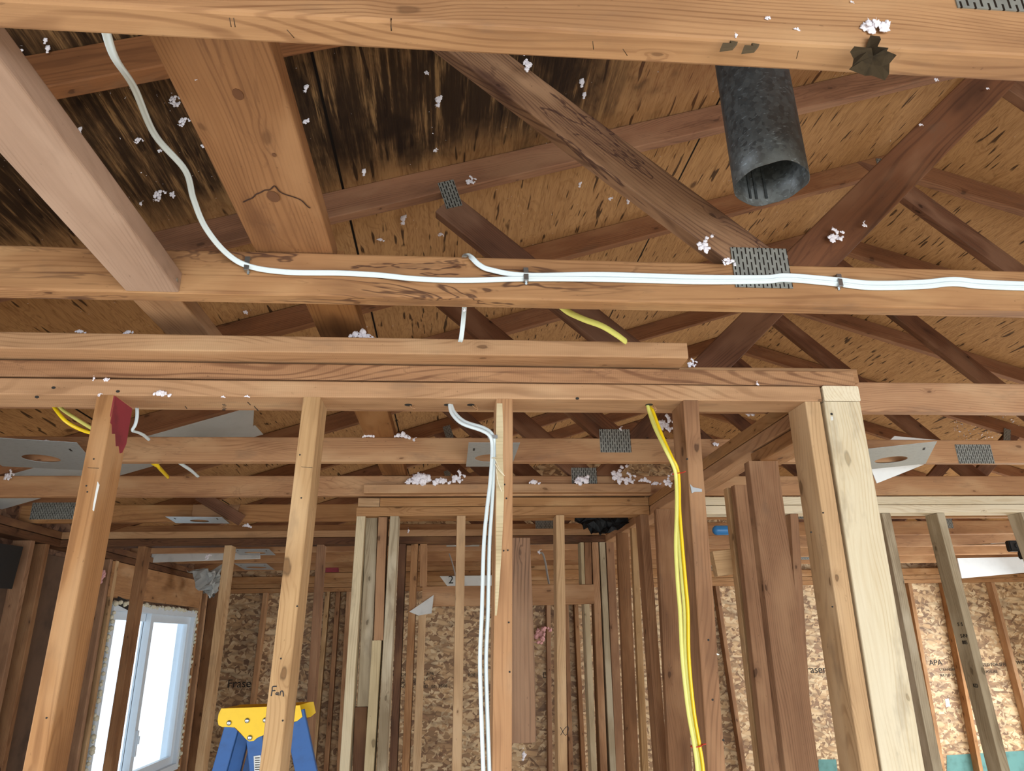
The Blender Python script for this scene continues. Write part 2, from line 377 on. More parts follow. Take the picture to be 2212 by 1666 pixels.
def cable(name, pts, rw, rt, mat, parent=None, flat=(0, 1, 0), n=8, seg=10, lobes=False):
    """oval sheathed cable: rw half-width, rt half-thickness, flat = direction of the thin axis"""
    path = smooth_path(pts, n) if n > 1 else [Vector(p) for p in pts]; o = path[0]; bm = bmesh.new(); rings = []; fl = Vector(flat)
    for i, p in enumerate(path):
        t = (path[min(i+1, len(path)-1)]-path[max(i-1, 0)]).normalized()
        a = (fl-t*fl.dot(t)); a = a.normalized() if a.length > 1e-4 else Vector((1, 0, 0)); b = t.cross(a)
        ring = []
        for k in range(seg):
            q = 2*math.pi*k/seg; pin = (.42+.58*min(1, 1.8*math.sin(q)**2)) if lobes else 1
            ring.append(bm.verts.new(p-o+a*rt*math.cos(q)*pin+b*rw*math.sin(q)))
        rings.append(ring)
    for r0, r1 in zip(rings, rings[1:]):
        for k in range(seg): bm.faces.new((r0[k], r0[(k+1) % seg], r1[(k+1) % seg], r1[k]))
    bm.faces.new(rings[0][::-1]); bm.faces.new(rings[-1])
    return link(name, mesh(bm, name, True), mat, parent, W3(o))
def text(name, s, size, mat, origin, u, v, parent=None, depth=.0006, shear=0.):
    cu = bpy.data.curves.new(name, 'FONT'); cu.body = s; cu.size = size; cu.extrude = depth; cu.shear = shear; cu.offset = .0
    tmp = bpy.data.objects.new('tmp', cu); C.collection.objects.link(tmp)
    bpy.context.view_layer.update()
    me = bpy.data.meshes.new_from_object(tmp.evaluated_get(bpy.context.evaluated_depsgraph_get()))
    bpy.data.objects.remove(tmp)
    u = Vector(u).normalized(); v = Vector(v); v = (v-u*v.dot(u)).normalized(); w_ = u.cross(v)
    R = Matrix((u, v, w_)).transposed().to_4x4(); R.translation = Vector(origin)+Vector((0, 0, ZC))
    me.materials.clear(); me.materials.append(mat)
    return link(name, me, mat, parent, R)
def stroke(name, pts, wd, mat, parent=None, off=(0, -.0008, 0)):
    """a pen or pencil line lying on a surface"""
    return cable(name, [Vector(p)+Vector(off) for p in pts], wd/2, .0005, mat, parent, flat=(0, 1, 0), n=3, seg=6)
# ------------------------------------------------------------------ the setting
X0, X1, YB, YF = -2.07, 5.97, 7.0, -3.0
def struct(name, me, mat, parent=None, M=None):
    o = link(name, me, mat, parent, M)
    if parent is None: o['kind'] = 'structure'
    return o
def slab(name, lo, hi, mat):
    bm = bmesh.new(); boxm(bm, [(a+b)/2 for a, b in zip(lo, hi)], [b-a for a, b in zip(lo, hi)]); return struct(name, mesh(bm), mat, None, W3((0, 0, 0)))
M_FLOOR = simple('subfloor_ply', 'e6dac2', .8, noise_amt=.1, nscale=5)
slab('floor', (X0-.15, YF, -ZC-.03), (X1+.3, YB+.2, -ZC), M_FLOOR)
# roof deck, both slopes, 12 mm thick
bm = bmesh.new()
zr = DC+DS*RX; xs = [-2.75, RX, 2*RX+2.75]; zs = [DC-DS*2.75, zr, DC-DS*2.75]
vs = []
for yv in (YF-.3, YB+.5):
    for dz in (0, .014):
        vs.append([bm.verts.new((x, yv, z+dz+.001)) for x, z in zip(xs, zs)])
for i in (0, 1):
    bm.faces.new((vs[0][i], vs[0][i+1], vs[2][i+1], vs[2][i])); bm.faces.new((vs[1][i], vs[1][i+1], vs[3][i+1], vs[3][i]))
    bm.faces.new((vs[0][i], vs[0][i+1], vs[1][i+1], vs[1][i])); bm.faces.new((vs[2][i], vs[2][i+1], vs[3][i+1], vs[3][i]))
for i in (0, 2): bm.faces.new((vs[0][i], vs[2][i], vs[3][i], vs[1][i]))
struct('ceiling', mesh(bm), M_DECK, None, W3((0, 0, 0)))
def wall_panel(name, axis, at, thick, outline, hole, mat):
    """sheathing with a rectangular opening; outline/hole = (s0,t0,s1,t1) along the wall and up"""
    bm = bmesh.new(); s0, t0, s1, t1 = outline
    rects = [outline] if hole is None else [(s0, t0, hole[0], t1), (hole[2], t0, s1, t1), (hole[0], t0, hole[2], hole[1]), (hole[0], hole[3], hole[2], t1)]
    for a, b, c, d in rects:
        if axis == 'x': boxm(bm, (at+thick/2, (a+c)/2, (b+d)/2), (abs(thick), c-a, d-b))
        else: boxm(bm, ((a+c)/2, at+thick/2, (b+d)/2), (c-a, abs(thick), d-b))
    return struct(name, mesh(bm), mat, None, W3((0, 0, 0)))
WY0, WY1, WZ0, WZ1 = 4.80, 6.35, -.90, .262       # window opening in the left wall
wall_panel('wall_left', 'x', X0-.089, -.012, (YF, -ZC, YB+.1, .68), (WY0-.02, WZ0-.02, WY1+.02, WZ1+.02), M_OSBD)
wall_panel('wall_front', 'y', YF-.012, .012, (X0-.1, -ZC, X1+.1, .70), (-.9, -1.8, 4.6, .15), M_OSB)
bm = bmesh.new()
pr = [(X0-.1, .70), (X1+.1, .70), (RX, DC+DS*RX)]
A = [bm.verts.new((x, YF-.012, z)) for x, z in pr]; B = [bm.verts.new((x, YF, z)) for x, z in pr]
bm.faces.new(A); bm.faces.new(B[::-1])
for i in range(3): bm.faces.new((A[i], A[(i+1) % 3], B[(i+1) % 3], B[i]))
struct('wall_gable', mesh(bm), M_OSB, None, W3((0, 0, 0)))
wall_panel('wall_right', 'x', X1+.089, .012, (YF, -ZC, YB+.1, .68), (3.2, -1.45, 6.4, .25), M_OSB)
# far wall with its gable
bm = bmesh.new()
pr = [(X0-.1, -ZC), (X1+.1, -ZC), (X1+.1, .70), (RX, zr), (X0-.1, .70)]
A = [bm.verts.new((x, YB+.09, z)) for x, z in pr]; B = [bm.verts.new((x, YB+.102, z)) for x, z in pr]
bm.faces.new(A); bm.faces.new(B[::-1])
for i in range(5): bm.faces.new((A[i], A[(i+1) % 5], B[(i+1) % 5], B[i]))
wb = struct('wall_back', mesh(bm), M_OSB, None, W3((0, 0, 0)))
# ------------------------------------------------------------------ roof trusses
TY = [.555, 1.175, 1.825, 2.455, 3.075, 3.76, 4.45, 5.1, 5.75, 6.4]
HB = .594
def gusset(x, z, wd, ht, y, parent, ang=0.):
    """punched nail plate pressed on the near face"""
    u = Vector((math.cos(ang), 0, math.sin(ang))); v = Vector((-math.sin(ang), 0, math.cos(ang)))
    o = Vector((x, y, z))-u*wd/2-v*ht/2
    ob = prism('gusset_plate', [(0, 0), (wd, 0), (wd, ht), (0, ht)], .0018, M_GUS, parent, (o, u, v))
    return ob
ORD = ['nearest roof truss, its honey coloured bottom chord crossing the top of the picture',
 'second roof truss from the camera, carrying the white cable bundle on its stained chord',
 'third roof truss, its short dark web ending at a small gusset left of centre',
 'fourth roof truss, just behind the near wall plates with a metal plate under its chord',
 'fifth roof truss, its plain brown chord passing right behind the long near studs',
 'sixth roof truss, its knotty chord with the small nail plate at the left end',
 'seventh roof truss, first one behind the double plate of the far left stud wall',
 'eighth roof truss, one bay beyond the far left stud wall',
 'ninth roof truss, two bays beyond the far left stud wall',
 'last roof truss, closest to the far strand board wall']
trusses = []
for k, y in enumerate(TY):
    T = thing('roof_truss', ORD[k], 'roof truss', (RX, y, HB), 'roof trusses'); trusses.append(T)
    ym = y+.019
    cm = W_FRONT() if k == 0 else W_STAIN() if k == 1 else W_CHORD()
    ch = board('bottom_chord', (X0-.08, ym, HB+.0445), (X1+.08, ym, HB+.0445), .089, .038, (0, 0, 1), cm, T, warp=.002, ch=.004)
    T['_c'] = 0; del T['_c']
    zc = lambda x: 1.292+DS*x+.0465
    up = Vector((-DS, 0, 1)).normalized()
    board('top_chord', (X0-.5, ym, zc(X0-.5)), (RX, ym, zc(RX)), .088, .038, up, W_RAFT(), T, cuts=(None, ((RX, ym, 0), (1, 0, 0))))
    board('top_chord', (2*RX-X0+.5, ym, zc(X0-.5)), (RX, ym, zc(RX)), .088, .038, Vector((DS, 0, 1)), W_RAFT(), T, cuts=(None, ((RX+.001, ym, 0), (1, 0, 0))))
    rn = Vector((-DS, 0, 1))
    for s in (1, -1):
        X = (lambda x: x) if s == 1 else (lambda x: 2*RX-x)
        r0 = (X(0), ym, 1.292); rnn = Vector((-DS*s, 0, 1))
        wm = (W_WEBB() if (k == 1) else W_WEB())
        d = Vector((.53*s, 0, -.472)).normalized()
        a = Vector((X(-.05), ym, 1.276)); b = Vector((X(.612), ym, .684))
        if k == 2: a = Vector((X(-.02), ym, 1.245))
        board('web', a, b, .087, .0365, (0.6*s, 0, .8), wm, T, cuts=(None if k == 2 else (r0, rnn), ((0, 0, .683), (0, 0, 1))), warp=.001)
        board('web', (X(.70), ym, .684), (X(1.95), ym, 1.862), .089, .0375, (-.6*s, 0, .8), W_WEB(), T, cuts=(((0, 0, .683), (0, 0, 1)), (r0, rnn)), warp=.001)
    gy = y-.0012
    if k != 0: gusset(.607, .675, .115, .088, gy, T)
    gusset(3.29, .675, .115, .088, gy, T)
    gusset(-.005, 1.275, .05, .095, gy, T, .3) ; gusset(2*RX+.005, 1.275, .05, .095, gy, T, -.3)
    gusset(RX, 1.93, .14, .10, gy, T)
    if k in (3, 5): gusset(2.0, .628, .145, .075, gy, T)
    if k == 4: gusset(1.72, .62, .17, .080, gy, T)
    if k == 5: gusset(-1.97, .655, .26, .085, gy, T)
    if k == 0:
        g0 = P(2066, 20, 'y', y); gusset(g0.x+.055, g0.z+.045, .11, .09, gy, T)
# old staples, knots and gouges on the first chord
c0 = trusses[0].children[0]
def staple(px, py, ang, L=.012, pl=('y', .555), par=c0, prongs=1):
    p = P(px, py, *pl)
    d = Vector((math.cos(ang), 0, math.sin(ang)))*L/2
    if pl[0] == 'z': d = Vector((math.cos(ang), math.sin(ang), 0))*L/2
    n = Vector((0, -1, 0)) if pl[0] == 'y' else Vector((0, 0, -1))
    for j in range(prongs):
        q = p+Vector((.004*j, 0, 0))
        cable('staple', [q-d-n*.003, q-d+n*.0015, q+d+n*.0015, q+d-n*.003], .0007, .0007, M_NAIL, par, flat=(0, 0, 1), n=1, seg=5)
for px, py, an, pr in ((498, 45, 1.7, 2), (628, 70, 1.1, 1), (845, 52, 1.6, 1), (1281, 95, 1.3, 1), (1350, 110, .9, 1), (1722, 115, 1.3, 1)):
    staple(px, py, an, .011, ('z', HB) if py > 25+.057*px-20 else ('y', .555), c0, pr)
# ------------------------------------------------------------------ near partition
NY = 1.5
def plate(name, label, xa, xb, y0, dep, z0, z1, mat, cat='top plate', group=None, axis='x', cuts=(None, None), warp=.001, wane=0.):
    zc = (z0+z1)/2
    if axis == 'x': o = board(name, (xa, y0+dep/2, zc), (xb, y0+dep/2, zc), dep, z1-z0, (0, 1, 0), mat, None, cuts, warp, wane=wane)
    else: o = board(name, (y0+dep/2, xa, zc), (y0+dep/2, xb, zc), dep, z1-z0, (1, 0, 0), mat, None, cuts, warp, wane=wane)
    return tag(o, label, cat, group)
nearp = plate('top_plate', 'lower plate of the near stud wall, the one the long studs nail up into', -2.07, .873, NY, .089, .510, .548, W_PLATE())
plate('top_plate', 'second plate of the near stud wall, darker with close grain and a ragged right end', -2.07, .965, NY+.002, .087, .5505, .5885, wood('close_grain', 'a37349', '6e4527', 'bf8f60', knots=1, grain=.95, stain=.3, band=.25), wane=.004)
plate('drywall_backer', 'flat board overhanging the near stud wall, ending square at the right', -2.07, P(1486, 750, 'y', NY-.06).x, NY-.055, .14, .5925, .631, W_PLATE(), 'backer board')
plate('drywall_backer', 'weathered flat board running past the square end of the overhanging near board', .56, 1.03, NY+.085, .14, .590, .628, W_STAIN(), 'backer board')
plate('drywall_backer', 'pale flat board seen edge on behind the weathered one at the right end of the near wall', .40, .98, NY+.232, .03, .600, .636, W_GREY(), 'backer board') if False else None
def stud(name, label, xt, xb, zb, Y, mat, fw=.038, fd=.089, top=.510, cat='wall stud', group=None, bottom=-ZC, parent=None, wane=0., xr=False, warp=.001, extrap=True):
    """xt: x of the left front edge at the top, xb: the same edge at height zb"""
    xB = xt+(xb-xt)*(top-bottom)/(top-zb) if extrap else xb
    if abs(xB-xt) > .06: xB = xt+math.copysign(.06, xB-xt) if False else xB
    o = board(name, (xt+fw/2, Y+fd/2, bottom), (xB+fw/2, Y+fd/2, top), fw, fd, (1, 0, 0), mat, parent, ((((0, 0, bottom)), (0, 0, 1)), ((0, 0, top), (0, 0, 1))), warp, wane=wane) if False else \
        board(name, (xB+fw/2, Y+fd/2, bottom), (xt+fw/2, Y+fd/2, top), fw, fd, (1, 0, 0), mat, parent, (((0, 0, bottom), (0, 0, 1)), ((0, 0, top), (0, 0, 1))), warp, wane=wane)
    if parent is None: tag(o, label, cat, group)
    return o
G1 = 'studs of the near partition'
s1 = stud('wall_stud', 'leftmost near stud, red painted at its top with a white plaster streak', -.755, -.761, -.207, NY, W_STUDO(), group=G1)
s2 = stud('wall_stud', 'near stud with the handwritten word Fan, in front of the ladder', -.322, -.344, -.221, NY, W_STUD(), group=G1)
s3 = stud('wall_stud', 'central near stud with a split pale left edge, beside the two white cables', .104, .088, -.235, NY, W_STUDO(), group=G1)
s4 = stud('wall_stud', 'near stud beside the yellow cables, brown with a rusty metal clip', .538, .508, -.25, NY, W_STUDB(), group=G1, wane=.006)
s5 = stud('wall_stud', 'gnarled honey stud at the end of the near wall, pressed against the new white one', .832, .818, -.25, NY, W_STUD(), group=G1)
s6 = stud('wall_stud', 'bright new spruce stud at the right end of the near wall', .876, .861, -.261, NY-.002, W_NEW(), fw=.089, fd=.038, group=G1, top=.509)
# red paint on top of the left stud (paint film on its right face and a bit of the front)
pt = bmesh.new()
for (z0_, z1_) in ((.508, .43),):
    pass
def film(name, pts, mat, parent, t=.0006, n=(0, -1, 0)):
    """thin coat with an outline on a face; pts are 3D points in order"""
    bm = bmesh.new(); nn = Vector(n)*t; o = Vector(pts[0])
    A = [bm.verts.new(Vector(p)-o+nn) for p in pts]; B = [bm.verts.new(Vector(p)-o-nn*.5) for p in pts]
    bm.faces.new(A); bm.faces.new(B[::-1]); k = len(pts)
    for i in range(k): bm.faces.new((A[i], A[(i+1) % k], B[(i+1) % k], B[i]))
    return link(name, mesh(bm, name), mat, parent, W3(o))
xr = -.755+.038+.0002
film('paint_patch', [(xr, NY+.001, .508), (xr, NY+.088, .508), (xr, NY+.088, .425), (xr, NY+.076, .402), (xr, NY+.066, .398), (xr, NY+.055, .412), (xr, NY+.043, .408), (xr, NY+.03, .432), (xr, NY+.016, .428), (xr, NY+.008, .446), (xr, NY+.001, .448)], M_REDP, s1, n=(1, 0, 0))
film('paint_patch', [(xr-.010, NY, .508), (xr, NY, .508), (xr-.001, NY, .46), (xr-.006, NY, .47)], M_REDP, s1)
film('plaster_streak', [P(x, y, 'y', NY) for x, y in ((211, 1040), (215, 1048), (211, 1065), (207, 1085), (203, 1105), (200, 1102), (203, 1080), (206, 1055), (201, 1050), (208, 1047))], M_PLAST, s1)
def hole(px, py, par, r=.0018, pl=('y', NY), m=None, sx=1.):
    c_ = P(px, py, *pl); film('nail_hole', [c_+Vector((sx*r*math.cos(a), 0, r*math.sin(a))) if pl[0] == 'y' else c_+Vector((sx*r*math.cos(a), r*math.sin(a), 0)) for a in [i*math.pi/5 for i in range(10)]], m or M_INKB, par, .0012, (0, -1, 0) if pl[0] == 'y' else (0, 0, -1))
for x, y in ((203, 992), (187, 1050), (189, 1063), (101, 1551)): hole(x, y, s1)
for x, y in ((648, 983), (651, 1076), (642, 1310), (607, 1423), (611, 1557)): hole(x, y, s2)
for x, y in ((1090, 1047), (1094, 1077), (1097, 1189), (1088, 1190), (1099, 1345), (1101, 1452)): hole(x, y, s3)
for x, y in ((1484, 992), (1530, 1383), (1539, 1512), (1562, 1599)): hole(x, y, s4, .0022)
for x, y in ((1798, 1311), (1778, 1108), (1752, 1150)): hole(x, y, s5)
for x, y in ((1247, 861), (116, 838), (255, 846), (80, 858)): hole(x, y, nearp, .0030, sx=1.4)
hole(1796, 895, s6, .003, ('y', NY-.002)); 
film('plaster_chip', [P(x, y, 'y', NY-.0022) for x, y in ((1794, 900), (1799, 900), (1800, 908), (1795, 909))], M_PLAST, s6)
stroke('pencil_tick', [P(190, 1011, 'y', NY), P(214, 1012, 'y', NY)], .0010, M_INKB, s1)
stroke('pencil_tick', [P(651, 1009, 'y', NY), P(675, 1011, 'y', NY)], .0010, M_INKB, s2)
for k_ in range(5):
    stroke('ink_mark', [P(480+2*(k_ % 2), 873+3*k_, 'z', .5097), P(487+2*(k_ % 2), 873+3*k_, 'z', .5097)], .0022, M_INKB, nearp, (0, 0, -.0006))
for a_, b_ in (((535, 868), (541, 874)), ((549, 877), (558, 887)), ((400, 877), (404, 882))): stroke('ink_mark', [P(*a_, 'z', .5097), P(*b_, 'z', .5097)], .003, M_INKB, nearp, (0, 0, -.0006))
# handwriting "Fan"
sp = lambda pts: [P(x, y, 'y', NY) for x, y in pts]
for pts in (((586, 1504), (588, 1492), (589, 1484), (598, 1483)), ((587, 1493), (595, 1492)),
            ((599, 1496), (596, 1499), (598, 1501), (601, 1498), (601, 1496), (601, 1503)), ((605, 1503), (606, 1495), (610, 1493), (612, 1497), (612, 1505))):
    stroke('marker_stroke', sp(pts), .0022, M_INK, s2)
# split, freshly torn edge on the central stud
film('torn_edge', [P(x, y, 'y', NY) for x, y in ((1073, 872), (1085, 872), (1087, 930), (1086, 985), (1089, 1060), (1087, 1120), (1083, 1200), (1077, 1290), (1073, 1330), (1069, 1330), (1071, 1200), (1072, 1050), (1071, 950))], W_PALE(), s3, t=.0014)
for pts in (((1069, 990), (1078, 1010), (1088, 1025)), ((1070, 1003), (1080, 1018), (1090, 1028)), ((1062, 990), (1075, 988)), ((1072, 1012), (1076, 1040), (1084, 1062))):
    cable('splinter', [P(x, y, 'y', NY-.006-.002*i) for i, (x, y) in enumerate(pts)], .0011, .0008, W_NEW(), s3, seg=5)
# clip on the fourth stud
film('metal_clip', [P(x, y, 'y', NY-.002) for x, y in ((1490, 1046), (1497, 1053), (1516, 1057), (1516, 1063), (1500, 1063), (1494, 1066), (1492, 1055))], M_STEEL, s4, t=.0012)
for cx_, cy_ in ((1531, 1412), (1548, 1414), (1508, 1137)):
    film('plaster_chip', [P(cx_+dx, cy_+dy, 'y', NY) for dx, dy in ((-6, 1), (-3, -2), (0, -3), (3, -1), (6, 0), (4, 2), (0, 1), (-3, 3))], M_PLAST, s4)
tag(board('cleat_board', (.146, NY+.11, P(1138, 1605, 'y', NY+.09).z), (.146, NY+.11, P(1138, 1162, 'y', NY+.09).z), .078, .038, (1, 0, 0), W_ROUGH(), None), 'rough sawn brown board hanging behind the central near stud', 'board')
# end grain block of the new plate above the white stud, running back along the side wall
G2 = 'plates of the side partition'
plate('top_plate', 'new pale plate whose end grain shows above the bright new stud', NY-.003, NY+.115, .878, .089, .5105, .548, W_NEW(), axis='y', group=G2)
plate('top_plate', 'old brown lower plate of the side wall running back from the near wall', NY+.117, 4.03, .90, .089, .5105, .548, W_STUDO(), axis='y', group=G2)
plate('top_plate', 'upper plate of the side wall running back from the near wall', NY+.095, 4.03, .90, .089, .5505, .588, W_PLATE(), axis='y', group=G2)
# ------------------------------------------------------------------ side wall studs (their wide faces towards the camera)
G3 = 'studs of the side partition'
def spx(name, label, x0, y0, xb0, yb, Y, mat, fw, fd, group=None, top=.510, wane=0., cat='wall stud', bottom=-ZC):
    a = P(x0, y0, 'y', Y); b = P(xb0, yb, 'y', Y)
    return stud(name, label, a.x, a.x+(b.x-a.x)*(top-b.z)/(a.z-b.z), b.z, Y, mat, fw, fd, top, cat, group, bottom, None, wane)
spx('wall_stud', 'wide brown side wall stud standing under a short block', 1618, 1000, 1696, 1666, 1.93, W_STUDB(), .089, .038, G3, .472)
spx('wall_stud', 'brown stud of the side wall just left of the one under the short block', 1581, 1010, 1652, 1666, 2.45, W_STUDB(), .089, .038, G3)
spx('wall_stud', 'pale edged stud of the side wall doubled behind its brown neighbour', 1566, 1020, 1640, 1666, 2.50, W_STUD(), .089, .038, G3)
board_block = tag(board('blocking_piece', (.948, 1.985, .4905), (.948, 1.595, .4905), .089, .036, (1, 0, 0), W_STUDO(), None), 'short block nailed under the side wall plate next to the gnarled stud', 'blocking')
blk = tag(board('blocking_piece', tuple(P(1541, 1218, 'y', 2.55)), tuple(P(1590, 1212, 'y', 2.55)), .089, .038, (0, 0, 1), W_STUD(), None), 'small light block between side wall studs below the blue object', 'blocking')
spx('wall_stud', 'side wall stud standing behind the yellow cables near the dark gap', 1418, 1117, 1447, 1666, 2.95, W_STUDB(), .089, .038, G3)
spx('wall_stud', 'side wall stud at the far corner, just past the middle wall end', 1335, 1175, 1352, 1600, 3.66, W_STUDB(), .060, .038, G3)
spx('wall_stud', 'narrow side wall stud with a pale edge left of the middle wall end stud', 1367, 1175, 1386, 1600, 3.5, W_STUD(), .030, .038, G3)
# ------------------------------------------------------------------ middle wall
MY = 3.09
G4 = 'plates of the middle wall'
plate('top_plate', 'lower plate of the middle wall with nail heads at its left end', -.395, .897, MY, .089, .510, .549, W_PLATE(), group=G4)
plate('top_plate', 'short end grain block on the left end of the middle wall plates', -.390, -.298, MY+.001, .089, .5505, .5885, W_STUD(), group=G4)
plate('top_plate', 'upper plate of the middle wall starting right of the short end block', -.296, .897, MY+.001, .088, .5505, .5885, W_PLATE(), group=G4)
plate('drywall_backer', 'flat board on top of the middle wall with white insulation lying along it', -.362, .897, MY-.055, .14, .600, .638, W_PLATE(), 'backer board')
G5 = 'studs of the middle wall'
def mst(label, x0, x1b, mat, fw=.038, fd=.089, dy=0., top=.509, bottom=-ZC, name='wall_stud', yb=1640, wane=0., y0=1120):
    return spx(name, label, x0, y0, x1b, yb, MY+dy, mat, fw, fd, G5, top, wane, bottom=bottom)
mst('pale greenish stud at the left end of the middle wall', 770, 735, W_PALE())
mst('greyed flat board between the pale end stud and the brown cripple of the middle wall', 791, 766, W_GREY(), .05, .038, .045, bottom=P(778, 1527, 'y', MY+.045).z+.0)
mst('dark brown lower flat board under the greyed one in the middle wall', 766, 762, W_DARK(), .05, .038, .045, top=P(778, 1528, 'y', MY+.045).z, y0=1530)
mst('brown upper piece spliced above a pale one in the middle wall', 817, 797, W_STUDB(), bottom=P(815, 1383, 'y', MY).z, top=.505)
mst('pale lower piece spliced under the brown one in the middle wall', 804, 788, W_PALE(), top=P(815, 1384, 'y', MY).z, y0=1385)
mst('cracked greenish stud beside the spliced one in the middle wall', 842, 815, W_GREY())
mst('clean tan stud standing alone left of the white cables', 987, 976, W_STUD())
mst('tan stud with a small hourglass pen mark, between the rough board and the yellow cables', 1201, 1206, W_STUD())
mst('end stud of the middle wall with plaster spots, left of the dark gap', 1384, 1421, W_STUDB())
e = P(1217, 1580, 'y', MY)
hm = [(-.012, -.014), (.010, .014), (.022, .010), (.008, -.016), (-.010, .012), (-.012, .012)]
stroke('pen_mark', [e+Vector((a, 0, b)) for a, b in hm], .0025, M_INK, [o for o in C.objects if o.get('label', '').startswith('tan stud with a small hour')][0])
# ------------------------------------------------------------------ left stud wall further back
LY = 4.03
G6 = 'plates of the far left stud wall'
plate('top_plate', 'lower plate of the far left stud wall, dark with a light bottom edge', -2.07, .90, LY, .089, .510, .548, W_DARK(), group=G6)
plate('top_plate', 'upper plate of the far left stud wall, lighter brown', -2.07, .90, LY+.001, .088, .5505, .588, W_PLATE(), group=G6)
G7 = 'studs of the far left stud wall'
def lst(label, x0, xb, mat, fw=.038, fd=.089, dy=0., top=.509, bottom=-ZC, y0=1185, yb=1620):
    return spx('wall_stud', label, x0, y0, xb, yb, LY+dy, mat, fw, fd, G7, top, bottom=bottom)
lst('stud crossing in front of the window', 297, 228, W_STUDB())
lst('stud between the window and the ladder', 484, 426, W_STUD())
lst('stud mostly hidden behind the Fan stud', 684, 655, W_STUDB())
lst('dark stud touching the right side of the cracked greenish stud', 862, 842, W_DARK())
lst('stud at the left side of the far doorway', 888, 870, W_STUDO())
lst('short cripple over the left end of the doorway header', 907, 906, W_STUDO(), bottom=.278, yb=1262)
lst('jack stud carrying the left end of the doorway header', 905, 893, W_STUD(), top=.172, y0=1312)
lst('pale green cripple over the right end of the doorway header', 1254, 1257, W_PALE(), fw=.02, bottom=.278, yb=1262)
lst('brown cripple over the right end of the doorway header', 1263, 1265, W_STUDB(), bottom=.278, yb=1262)
lst('yellowish jack stud carrying the right end of the doorway header', 1262, 1276, W_PALE(), fw=.03, top=.172, y0=1312)
lst('brown stud at the right side of the far doorway', 1279, 1296, W_STUDO())
lst('grey stud with drywall remains at the right side of the far doorway', 1296, 1316, W_GREY(), fw=.033)
lst('last brown stud of the far left stud wall, in the corner', 1310, 1330, W_STUDB(), fw=.045)
hd = tag(board('door_header', (P(912, 1290, 'y', LY).x, LY+.03, .225), (P(1284, 1290, 'y', LY).x, LY+.03, .225), .105, .06, (0, 0, 1), W_STUDO(), None), 'wide header board across the far doorway', 'header')
# ------------------------------------------------------------------ blocks and planks in the roof
L1 = tag(board('blocking_piece', (-.53, .594, .594+.0215), (-.53, 1.1745, .594+.0215), .092, .040, (1, 0, 0), W_PINK(), None, warp=.0005), 'pinkish flat block spanning between the nearest and second truss at upper left', 'blocking')
e = P(380, 605, 'x', -.484)
bmn = bmesh.new(); bmesh.ops.create_cone(bmn, cap_ends=True, segments=12, radius1=.004, radius2=.004, depth=.002, matrix=Matrix.Rotation(math.pi/2, 4, 'Y'))
link('screw_head', mesh(bmn, smooth=False), M_STEEL, L1, W3((-.4838, 1.16, .612)))
pk = tag(board('attic_plank', (-.290, -.6, .703), (-.293, 1.22, .703), .142, .038, (1, 0, 0), wood('plank_brown', '98683f', '6b4326', 'ab7c52', knots=.4, stain=.2, tone=.4), None, warp=.002), 'wide brown plank on the chords at upper left with a dark crack across it', 'plank')
tag(board('attic_plank', (-.262, 1.23, .703), (-.225, 3.8, .703), .105, .038, (1, 0, 0), wood('plank_brown', '98683f', '6b4326', 'ab7c52'), None, warp=.002), 'narrower plank carrying on behind the near wall plates towards the back', 'plank')
tag(board('attic_plank', (-.62, 1.23, .703), (-.60, 2.1, .703), .10, .038, (1, 0, 0), W_PLATE(), None), 'light plank on the chords seen between the second truss and the near wall at left', 'plank')
zt = lambda x, y: P(x, y, 'z', .6832)
ck = [(525, 437), (535, 432), (545, 428), (553, 420), (563, 416), (572, 411), (583, 410), (592, 402), (598, 407), (604, 414), (615, 420), (628, 424), (640, 428), (652, 434), (664, 446), (670, 450)]
cable('crack', [zt(*a) for a in ck], .0012, .0005, simple('crack_brown', '3b2113', .9), pk, flat=(0, 0, 1), n=3, seg=6)
for x, y, rr_ in ((514, 204, .007), (590, 425, .010), (592, 335, .003)):
    c_ = zt(x, y); film('knot', [c_+Vector((rr_*math.cos(a), 1.5*rr_*math.sin(a), 0)) for a in [i*math.pi/6 for i in range(12)]], simple('knot_brown', '6a4428', .9), pk, .0003, (0, 0, -1))
# ------------------------------------------------------------------ pipe
def duct():
    p = P(1666, 398, 'y', 1.0); r = .0635; top = 1.78
    T = thing('vent_pipe', 'round galvanised vent pipe hanging open ended between the first two trusses', 'vent pipe', (p.x, p.y, p.z))
    bm = bmesh.new(); n = 48; rows = 14
    for rad, tag_ in ((r, 0), (r-.0012, 1)):
        R_ = []
        for j in range(rows+1):
            zz = (top-p.z)*j/rows
            rr = []
            for i in range(n):
                q = 2*math.pi*i/n
                k = rad*(1+.012*math.sin(2*q+.5)); e_ = .002*math.sin(3*q)+.0012*math.sin(7*q) if j == 0 else 0
                rr.append(bm.verts.new((k*math.cos(q), k*math.sin(q), zz+e_)))
            R_.append(rr)
        for a, b in zip(R_, R_[1:]):
            for i in range(n): bm.faces.new((a[i], a[(i+1) % n], b[(i+1) % n], b[i]))
        if tag_ == 0: E0 = R_[0]
        else:
            for i in range(n): bm.faces.new((E0[i], E0[(i+1) % n], R_[0][(i+1) % n], R_[0][i]))
    body = link('pipe_body', mesh(bm, smooth=True), M_DUCT, T, W3(p))
    # lock seam inside
    for q in (1.25, 1.55, 1.75):
        bm = bmesh.new(); boxm(bm, (0, 0, (top-p.z)/2), (.004, .0022, top-p.z-.01))
        link('lock_seam', mesh(bm), M_DUCT, T, W3(p+Vector((math.cos(q)*(r-.003), math.sin(q)*(r-.003), .006))) @ Matrix.Rotation(q-math.pi/2, 4, 'Z'))
duct()
